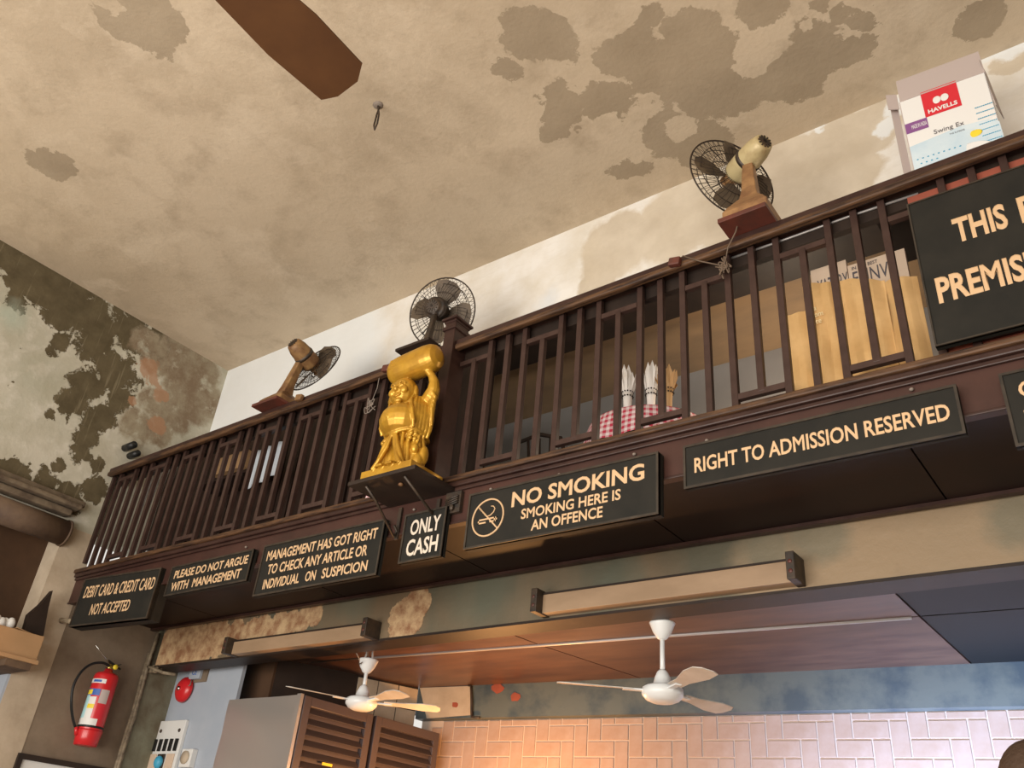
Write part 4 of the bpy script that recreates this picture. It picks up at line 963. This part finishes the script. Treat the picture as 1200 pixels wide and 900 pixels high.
pr(.25, .67, .76, 1.02, 'redprint'); pr(0, .26, .66, .76, 'purple')
lettering('HAVELLS', q0+n_*.002+U*(cw*.29)+Wz*(chh*.785), U, Wz, cw*.34, chh*.042, 'boxwhite', fp, .03, .0005, 'brand_lettering')
lm = MB()
for s_ in (-1, 1): lm.ell(q0+n_*.0022+U*(cw*(.46+.045*s_))+Wz*(chh*.895), (cw*.05, .0012, chh*.036), nu=14, nv=8)
lm.prism([q0+n_*.0018+U*(cw*a)+Wz*(chh*b) for a, b in ((.42, .885), (.5, .885), (.5, .905), (.42, .905))], n_*.001)
obj('logo', lm, 'boxwhite', fp)
lettering('Swing Ex', q0+n_*.002+U*(cw*.30)+Wz*(chh*.56), U, Wz, cw*.34, chh*.055, 'ink', fp, -.008, .0005)
lettering('THE SUPREME', q0+n_*.002+U*(cw*.46)+Wz*(chh*.52), U, Wz, cw*.17, chh*.014, 'ink', fp, .0, .0005)
lettering('MADE IN INDIA', q0+n_*.002+U*(cw*.07)+Wz*(chh*.69), U, Wz, cw*.18, chh*.04, 'boxwhite', fp, .01, .0005)
obj('spot_print', MB().ell(q0+n_*.002+U*(cw*.72)+Wz*(chh*.46), (cw*.085, .001, chh*.032), nu=14, nv=8), 'yellow', fp)
obj('dome_print', MB().ell(q0+n_*.0015+U*(cw*.62)+Wz*(chh*.26), (cw*.30, .001, chh*.13), nu=24, nv=12), 'boxwhite', fp)
obj('spot_print', MB().ell(q0+n_*.003+U*(cw*.52)+Wz*(chh*.20), (cw*.06, .001, chh*.03), nu=14, nv=8), 'cyan', fp)
dm = MB()
for i in range(9):
    for j in range(7):
        if i < 4 or j > 5: dm.ell(q0+n_*.002+U*(cw*(.06+.06*i+.03*(j % 2)))+Wz*(chh*(.12+.045*j)), (.0045, .001, .004), nu=6, nv=4)
        dm.ell(q0+n_*.002+U*(cw*(.80+.022*i))+Wz*(chh*(.36+.055*j)), (.004, .001, .003), nu=6, nv=4)
obj('dot_print', dm, 'cyan', fp)
# brick red board behind the large sign
tag(obj('red_board', bxm((-.44, 3.029, Z(1.86)), (2.1, 3.041, Z(2.664))), 'brickred'), 'brick red board showing above and below the large black sign', 'board')
tag(obj('conduit_tube', MB().tube([atY(856, 303, 3.038), atY(923, 279.6, 3.038), atY(994, 254, 3.038), atY(1076, 227, 3.038)], .006, 8), 'tin'), 'thin pale tube running under the right end of the rail', 'pipe')
# kraft bags and newspapers
def bag(label, x0, x1, z0, z1, y, lean=0., group='kraft paper bags behind the railing', name='paper_bag', m='kraft', d=.05, ztop1=None, crumple=.006):
    ztop1 = z1 if ztop1 is None else ztop1
    mb = MB()
    def f(u, v_):
        x = x0+(x1-x0)*u+lean*v_; z = z0+((z1+(ztop1-z1)*u)-z0)*v_
        return Vector((x, y-.5*d*math.sin(PI*min(1, max(0, u)))*(1-v_*.6)+crumple*2.2*(abs(((u*2.3+v_*.35+x0*7) % 1)-.5)-.25)+crumple*math.sin(11*v_+u*3), z))
    def g(u, v_):
        p = f(u, v_); return Vector((p.x, y+.5*d*math.sin(PI*u)*(1-v_*.6)+.004, p.z))
    mb.grid(f, 24, 14, False); mb.grid(g, 24, 14, False)
    return mb
def zz(px, py, Y): return atY(px, py, Y)
def put(name, label, cat, mb, m, grp=None):
    return tag(obj(name, mb, m), label, cat, grp)
Yb = 3.17
a = zz(948, 313, Yb); b = zz(1042, 318, Yb)
nw = thing('newspaper_bundle', 'bundle of folded newsprint standing behind the kraft bags with large print at its top', 'newspaper', (a.x+.2, Yb+.04, Z(1.81)), None)
obj('paper', bxm((a.x-.005, Yb+.03, Z(1.80)), (a.x+.155, Yb+.055, a.z)), 'news', nw); obj('paper', bxm((a.x+.158, Yb+.035, Z(1.80)), (a.x+.40, Yb+.06, a.z-.035)), 'news', nw)
for i, ch in enumerate(('A', 'T', 'E', 'N', 'V', 'N')):
    pass
lettering('YATERY', Vector((a.x+.02, Yb+.028, a.z-.155)), (1, 0, 0), (0, 0, 1), .135, .085, 'ink', nw, .0, .001)
lettering('FNNVI', Vector((a.x+.175, Yb+.033, a.z-.155)), (1, 0, 0), (0, 0, 1), .16, .075, 'ink', nw, .0, .001)
lettering('IN THE BEST', Vector((a.x+.175, Yb+.033, a.z-.068)), (1, 0, 0), (0, 0, 1), .11, .018, 'ink', nw, .0, .001)
b0 = bag('', zz(921, 420, Yb).x, zz(952, 400, Yb).x, Z(1.80), zz(921, 378, Yb).z, Yb-.03, lean=-.0, d=.04, ztop1=zz(950, 366, Yb).z)
put('paper_bag', 'short crumpled kraft bag leaning at the left of the row', 'paper bag', b0, 'kraft', 'kraft paper bags behind the railing')
b1 = bag('', -.945, -.80, Z(1.80), Z(2.46), Yb-.025, d=.075, ztop1=Z(2.445), crumple=.012)
o1 = put('paper_bag', 'tall kraft bag with pale gold print, second from the left of the row', 'paper bag', b1, 'kraft', 'kraft paper bags behind the railing')
for k_, w__ in enumerate(('Tea', 'Room', 'Date')): lettering(w__, Vector((-.935, Yb-.055, Z(2.30)-.036*k_)), (1, 0, 0), (0, 0, 1), (.045, .07, .06)[k_], .026, 'goldink', o1, .0, .001)
b2 = bag('', -.785, -.605, Z(1.80), Z(2.43), Yb-.03, d=.085, ztop1=Z(2.37), crumple=.008)
put('paper_bag', 'wide kraft bag standing before the right half of the newsprint', 'paper bag', b2, 'kraft', 'kraft paper bags behind the railing')
b3 = bag('', zz(1046, 400, Yb).x+.012, zz(1090, 395, Yb).x, Z(1.80), zz(1047, 332, Yb).z, Yb-.02, d=.10, ztop1=zz(1077, 326, Yb).z, crumple=.004)
put('paper_bag', 'smooth kraft bag beside the large black sign', 'paper bag', b3, 'kraft', 'kraft paper bags behind the railing')
# table with gingham cloth and paper bundles
tb = Vector((-2.26, 4.12, Z(1.80))); tz = Z(2.50)
tt = thing('loft_table', 'small round table under red gingham seen through the railing', 'table', tb)
obj('table_top', MB().lathe([(.005, tz-.02), (.36, tz-.02), (.36, tz), (.005, tz)], 32, Matrix.Translation((tb.x, tb.y, 0))), 'dark', tt)
obj('pedestal', MB().tube([(tb.x, tb.y, Z(1.81)), (tb.x, tb.y, tz-.02)], .03, 12), 'dark', tt)
obj('foot', MB().lathe([(.20, Z(1.80)), (.20, Z(1.815)), (.04, Z(1.84)), (.03, Z(1.86))], 20, Matrix.Translation((tb.x, tb.y, 0))), 'dark', tt)
cl = MB(); nu = 64; prof = [(0.0, 0), (.15, 0), (.30, 0), (.355, 0), (.375, -.012), (.385, -.05), (.40, -.12), (.41, -.2)]
for (r, dz) in prof:
    for j in range(nu):
        an = 2*PI*j/nu; fold = .018*math.sin(9*an)*(-dz/.2)
        cl.v.append(Vector((tb.x+(r+fold)*math.cos(an), tb.y+(r+fold)*math.sin(an), tz+.003+dz)))
for i in range(len(prof)-1):
    for j in range(nu): cl.f.append((i*nu+j, i*nu+(j+1) % nu, (i+1)*nu+(j+1) % nu, (i+1)*nu+j)); cl.sm.append(True)
co = obj('tablecloth', cl, 'gingham'); tag(co, 'red and white gingham cloth over the small loft table', 'tablecloth')
me = co.data; uv = me.uv_layers.new(name='uv'); acc = [0]
for i in range(1, len(prof)): acc.append(acc[-1]+math.hypot(prof[i][0]-prof[i-1][0], prof[i][1]-prof[i-1][1]))
for pgl in me.polygons:
    for li in pgl.loop_indices:
        vi = me.loops[li].vertex_index; i, j = divmod(vi, nu)
        if acc[i] <= .37: c_ = me.vertices[vi].co; uv.data[li].uv = ((c_.x-tb.x)*26, (c_.y-tb.y)*26)
        else:
            jj = j
            if j == 0 and any(me.loops[k].vertex_index % nu == nu-1 for k in pgl.loop_indices): jj = nu
            uv.data[li].uv = (jj/nu*2*PI*.38*26, acc[i]*26)
def bundle(px, pybot, pytop, Y, m, label, wd=.055):
    a = atY(px, pybot, Y); b_ = atY(px, pytop, Y); hgt = b_.z-a.z; c_ = Vector((a.x, Y, tz+.006)); hgt = b_.z-c_.z
    t = thing('paper_bundle', label, 'paper bundle', c_, 'paper bundles standing on the loft table')
    obj('stem', MB().lathe([(.020, c_.z), (.026, c_.z+hgt*.35), (.032, c_.z+hgt*.5)], 12, Matrix.Translation((c_.x, c_.y, 0))), m, t)
    for z_ in (.42, .50):
        bd_ = MB()
        for k in range(12): bd_.ell((c_.x+.033*math.cos(k*PI/6), c_.y+.033*math.sin(k*PI/6), c_.z+hgt*z_), (.006, .006, .005), nu=6, nv=4)
        obj('tie_beads', bd_, 'dark', t)
    for k in range(13):
        an = 2*PI*k/13; r0 = .028; r1 = wd*random.uniform(.55, 1.15); z0 = c_.z+hgt*.48; z1 = c_.z+hgt*random.uniform(.82, 1.02)
        u = Vector((math.cos(an), math.sin(an), 0)); s_ = Vector((-u.y, u.x, 0))*.017
        p0 = Vector((c_.x, c_.y, z0))+u*r0; p1 = Vector((c_.x, c_.y, z0+(z1-z0)*.65))+u*r1; p2 = Vector((c_.x, c_.y, z1))+u*r1*1.1
        f_ = MB().prism([p0-s_*.7, p0+s_*.7, p1+s_*1.2, p2, p1-s_*1.2], u*.0015)
        obj('leaf', f_, m, t)
bundle(735, 487, 430, 3.92, 'feather', 'white jagged paper bundle, leftmost of three on the gingham table', .064)
bundle(763, 482, 426, 3.97, 'feather', 'white pointed paper bundle in the middle on the gingham table', .064)
bundle(783, 478, 432, 3.94, 'straw', 'paper bundle wrapped in brown, rightmost on the gingham table', .064)
# chairs
def chair(label, x, y, rz):
    t = thing('loft_chair', label, 'chair', (0, 0, 0), 'black chairs in the loft')
    sh_ = .45
    obj('seat', MB().lathe([(.01, sh_-.02), (.19, sh_-.02), (.2, sh_), (.01, sh_+.01)], 24), 'dark', t)
    for sx in (-1, 1):
        obj('leg', MB().tube([(sx*.15, -.14, sh_), (sx*.18, -.18, 0)], .014, 8), 'dark', t)
        obj('leg', MB().tube([(sx*.14, .14, sh_), (sx*.17, .19, 0)], .014, 8), 'dark', t)
    obj('backrest', MB().tube([(-.17, .16, sh_), (-.19, .22, .72), (-.15, .24, .86), (0, .25, .90), (.15, .24, .86), (.19, .22, .72), (.17, .16, sh_)], .015, 8), 'dark', t)
    for k in (-1, 0, 1): obj('slat', MB().tube([(k*.07, .17, sh_), (k*.08, .245, .87)], .010, 6), 'dark', t)
    t.location = (x, y, Z(1.80)); t.rotation_euler = (0, 0, rz)
chair('black spindle-back chair low behind the first bars right of the post', -3.70, 4.22, 2.6)
chair('black round-back chair further back, left of the gingham table', -3.16, 4.36, 3.4)
# left loft contents
wh = MB().grid(lambda u, v_: Vector((-4.93+.33*u+.02*v_, 3.20+.015*math.sin(14*u), Z(2.28)+.30*v_+.05*u*(1-v_))), 16, 6)
sc_ = obj('hanging_cloth', wh, 'cloth'); tag(sc_, 'pale blue cloth hung behind the left railing', 'cloth'); sd = sc_.modifiers.new('s', 'SOLIDIFY'); sd.thickness = .004
cbx = MB().box((-5.36, 3.18, Z(2.466)), (-4.99, 3.38, Z(2.60)))
tag(obj('loft_carton', cbx, 'card'), 'tan carton high behind the left railing beside the hanging cloth', 'box')
struct('storage_shelf', bxm((-5.6, 3.22, Z(2.44)), (-4.95, 3.42, Z(2.465))), 'loftdark', parent=pl)
for k in range(4):
    o = obj('pale_pipe', MB().tube([(-6.22+.105*k, 3.16, Z(1.80)), (-6.20+.105*k, 3.18, Z(2.68))], .011, 8), 'tin'); tag(o, ('leftmost', 'second from the left', 'third from the left', 'rightmost')[k]+' of the pale upright pipes behind the far left bars', 'pipe', 'upright pipes at the left end of the loft')
pt_ = MB().box((-6.08, 3.08, Z(1.80)), (-5.98, 3.16, Z(1.87))); pt2 = MB().box((-5.73, 3.08, Z(1.80)), (-5.63, 3.16, Z(1.90)))
tag(obj('small_packet', pt_, 'labelwhite', None, .01), 'small pale packet in the left loft, nearer the wall', 'packet'); tag(obj('small_packet', pt2, 'cloth', None, .01), 'small pale packet in the left loft, second from the wall', 'packet')
rg = MB().grid(lambda u, v_: Vector((-3.36+.11*u, 3.03-.10*math.sin(v_*1.6)-.01*math.sin(9*u), Z(1.845)-.07*v_*v_+.03)), 8, 5)
rgo = obj('checked_rag', rg, 'gingham'); tag(rgo, 'corner of a pink checked rag below the railing left of the statue shelf', 'cloth'); rgo.modifiers.new('s', 'SOLIDIFY').thickness = .003
uvl = rgo.data.uv_layers.new(name='uv')
for l_ in rgo.data.loops: c_ = rgo.data.vertices[l_.vertex_index].co; uvl.data[l_.index].uv = (c_.x*40, c_.z*40)

# wires and small bits on the rail
def tangle(pts, n, spread, label, m='wirepale', r=.0028, tail=None):
    mb = MB()
    for k in range(n):
        base = Vector(pts)
        path = [base+Vector((random.gauss(0, spread), random.uniform(-.012, .006), random.gauss(0, spread*1.3))) for _ in range(6)]
        sm_ = []
        for i in range(len(path)-1):
            p0, p1, p2, p3 = [path[max(0, min(len(path)-1, i+k2))] for k2 in (-1, 0, 1, 2)]
            for q_ in range(6):
                t_ = q_/6; sm_.append(.5*((2*p1)+(p2-p0)*t_+(2*p0-5*p1+4*p2-p3)*t_*t_+(3*p1-p0-3*p2+p3)*t_**3))
        mb.tube(sm_, r, 4)
    if tail: mb.tube(tail, r, 4)
    return tag(obj('tied_wire', mb, m), label, 'wire')
k1 = atY(434, 475, 2.97); tangle(k1, 5, .022, 'pale wire tangle tied on the bars left of the gold statue', tail=[k1, atY(442, 455, 2.97), atY(445, 440, 2.96), atY(452, 428, 2.935), atY(462, 424, 2.935)])
k2 = atY(849, 312, 2.965); tangle(k2, 6, .018, 'brown cord knot hanging below the cream headed fan', 'cord', .004, [atY(868, 250, 2.90), atY(862, 272, 2.90), atY(853, 290, 2.925), k2, atY(820, 306, 2.94), atY(800, 300, 2.94)])
for px, py, lb in ((792, 308, 'dark red clip lump on the rail moulding midway along the right railing'), (456, 424, 'small red wooden clip on the rail left of the statue head'), (352, 468, 'tan lump at the foot of the left fan on the rail')):
    c_ = atY(px, py, 2.94); c_.z = zrl(c_.x)-.045 if px > 400 else zrl(c_.x)-.02; tag(obj('rail_clip', MB().box((c_.x-.03, 2.915, c_.z-.022), (c_.x+.03, 2.945, c_.z+.022), Matrix.Rotation(.2, 3, 'Y')), 'redwood' if px != 352 else 'rust', None, .006), lb, 'clip')
c_ = atX(150, 527, XL); tag(obj('cable_spool', MB().tube([(XL+.0, c_.y-.03, c_.z), (XL+.14, c_.y-.03, c_.z)], .03, 12).tube([(XL+.0, c_.y+.03, c_.z-.045), (XL+.12, c_.y+.03, c_.z-.045)], .028, 12), 'rubber'), 'black cable end in the corner where the rail meets the left wall', 'cable')

# ================================================================ PERSON at the lower right corner
hd = ray(1222, 938); hd = hd*(2.45/hd.length); hx, hy, hz = hd.x, hd.y, hd.z+H
pe = thing('person', 'person with cropped brown hair, top of head only, bottom right corner', 'person', (hx, hy, 0))
g = hz/1.62          # body scale: head centre at 1.62 of a 1.74 m body
J = {'pel': (0, 0, .95), 'chest': (0, 0, 1.25), 'neck': (0, 0, 1.44), 'nk2': (0, .0, 1.50), 'sl': (-.17, 0, 1.40), 'sr': (.17, 0, 1.40), 'el': (-.22, .02, 1.12), 'er': (.22, .02, 1.12), 'hl': (-.23, -.08, .88), 'hr': (.23, -.08, .88),
     'hpl': (-.09, 0, .90), 'hpr': (.09, 0, .90), 'kl': (-.10, -.01, .50), 'kr': (.10, -.01, .50), 'al': (-.10, .02, .08), 'ar': (.10, .02, .08), 'tl': (-.11, .14, .04), 'tr': (.11, .14, .04)}
Rr = {'pel': .13, 'chest': .15, 'neck': .07, 'nk2': .058, 'sl': .07, 'sr': .07, 'el': .042, 'er': .042, 'hl': .03, 'hr': .03, 'hpl': .09, 'hpr': .09, 'kl': .058, 'kr': .058, 'al': .042, 'ar': .042, 'tl': .035, 'tr': .035}
ed = [('pel', 'chest'), ('chest', 'neck'), ('neck', 'nk2'), ('chest', 'sl'), ('chest', 'sr'), ('sl', 'el'), ('sr', 'er'), ('el', 'hl'), ('er', 'hr'), ('pel', 'hpl'), ('pel', 'hpr'), ('hpl', 'kl'), ('hpr', 'kr'), ('kl', 'al'), ('kr', 'ar'), ('al', 'tl'), ('ar', 'tr')]
ks = list(J); me = bpy.data.meshes.new('body'); me.from_pydata([tuple(Vector(J[k])*g) for k in ks], [(ks.index(a), ks.index(b)) for a, b in ed], [])
bo = bpy.data.objects.new('body', me); C.objects.link(bo); bo.location = (hx, hy, 0)
skm = bo.modifiers.new('k', 'SKIN'); bo.modifiers.new('s', 'SUBSURF').levels = 1
sl_ = me.skin_vertices[0].data if me.skin_vertices else None
if sl_:
    for i, k in enumerate(ks): sl_[i].radius = (Rr[k]*g, Rr[k]*g*.85)
    sl_[0].use_root = True
me.materials.append(M['shirt']); bo.parent = pe; bo.matrix_parent_inverse = parent_world(pe).inverted()
hm = MB(); hm.ell((hx, hy, hz), (.075, .095, .115), nu=24, nv=16); hm.tube([(hx, hy+.01, hz-.16), (hx, hy, hz-.06)], .055, 12)
hm.ell((hx, hy+.098, hz-.015), (.014, .018, .022), nu=8, nv=6)
for s_ in (-1, 1): hm.ell((hx+s_*.078, hy, hz-.01), (.012, .02, .03), nu=8, nv=6)
obj('head', hm, 'skin', pe)
hr = MB().ell((hx, hy-.012, hz+.018), (.082, .098, .108), nu=24, nv=16); obj('hair', hr, 'hair', pe)
for s_ in (-1, 1): obj('eye', MB().ell((hx+s_*.03, hy+.088, hz), (.011, .008, .008), nu=8, nv=6), 'labelwhite', pe)
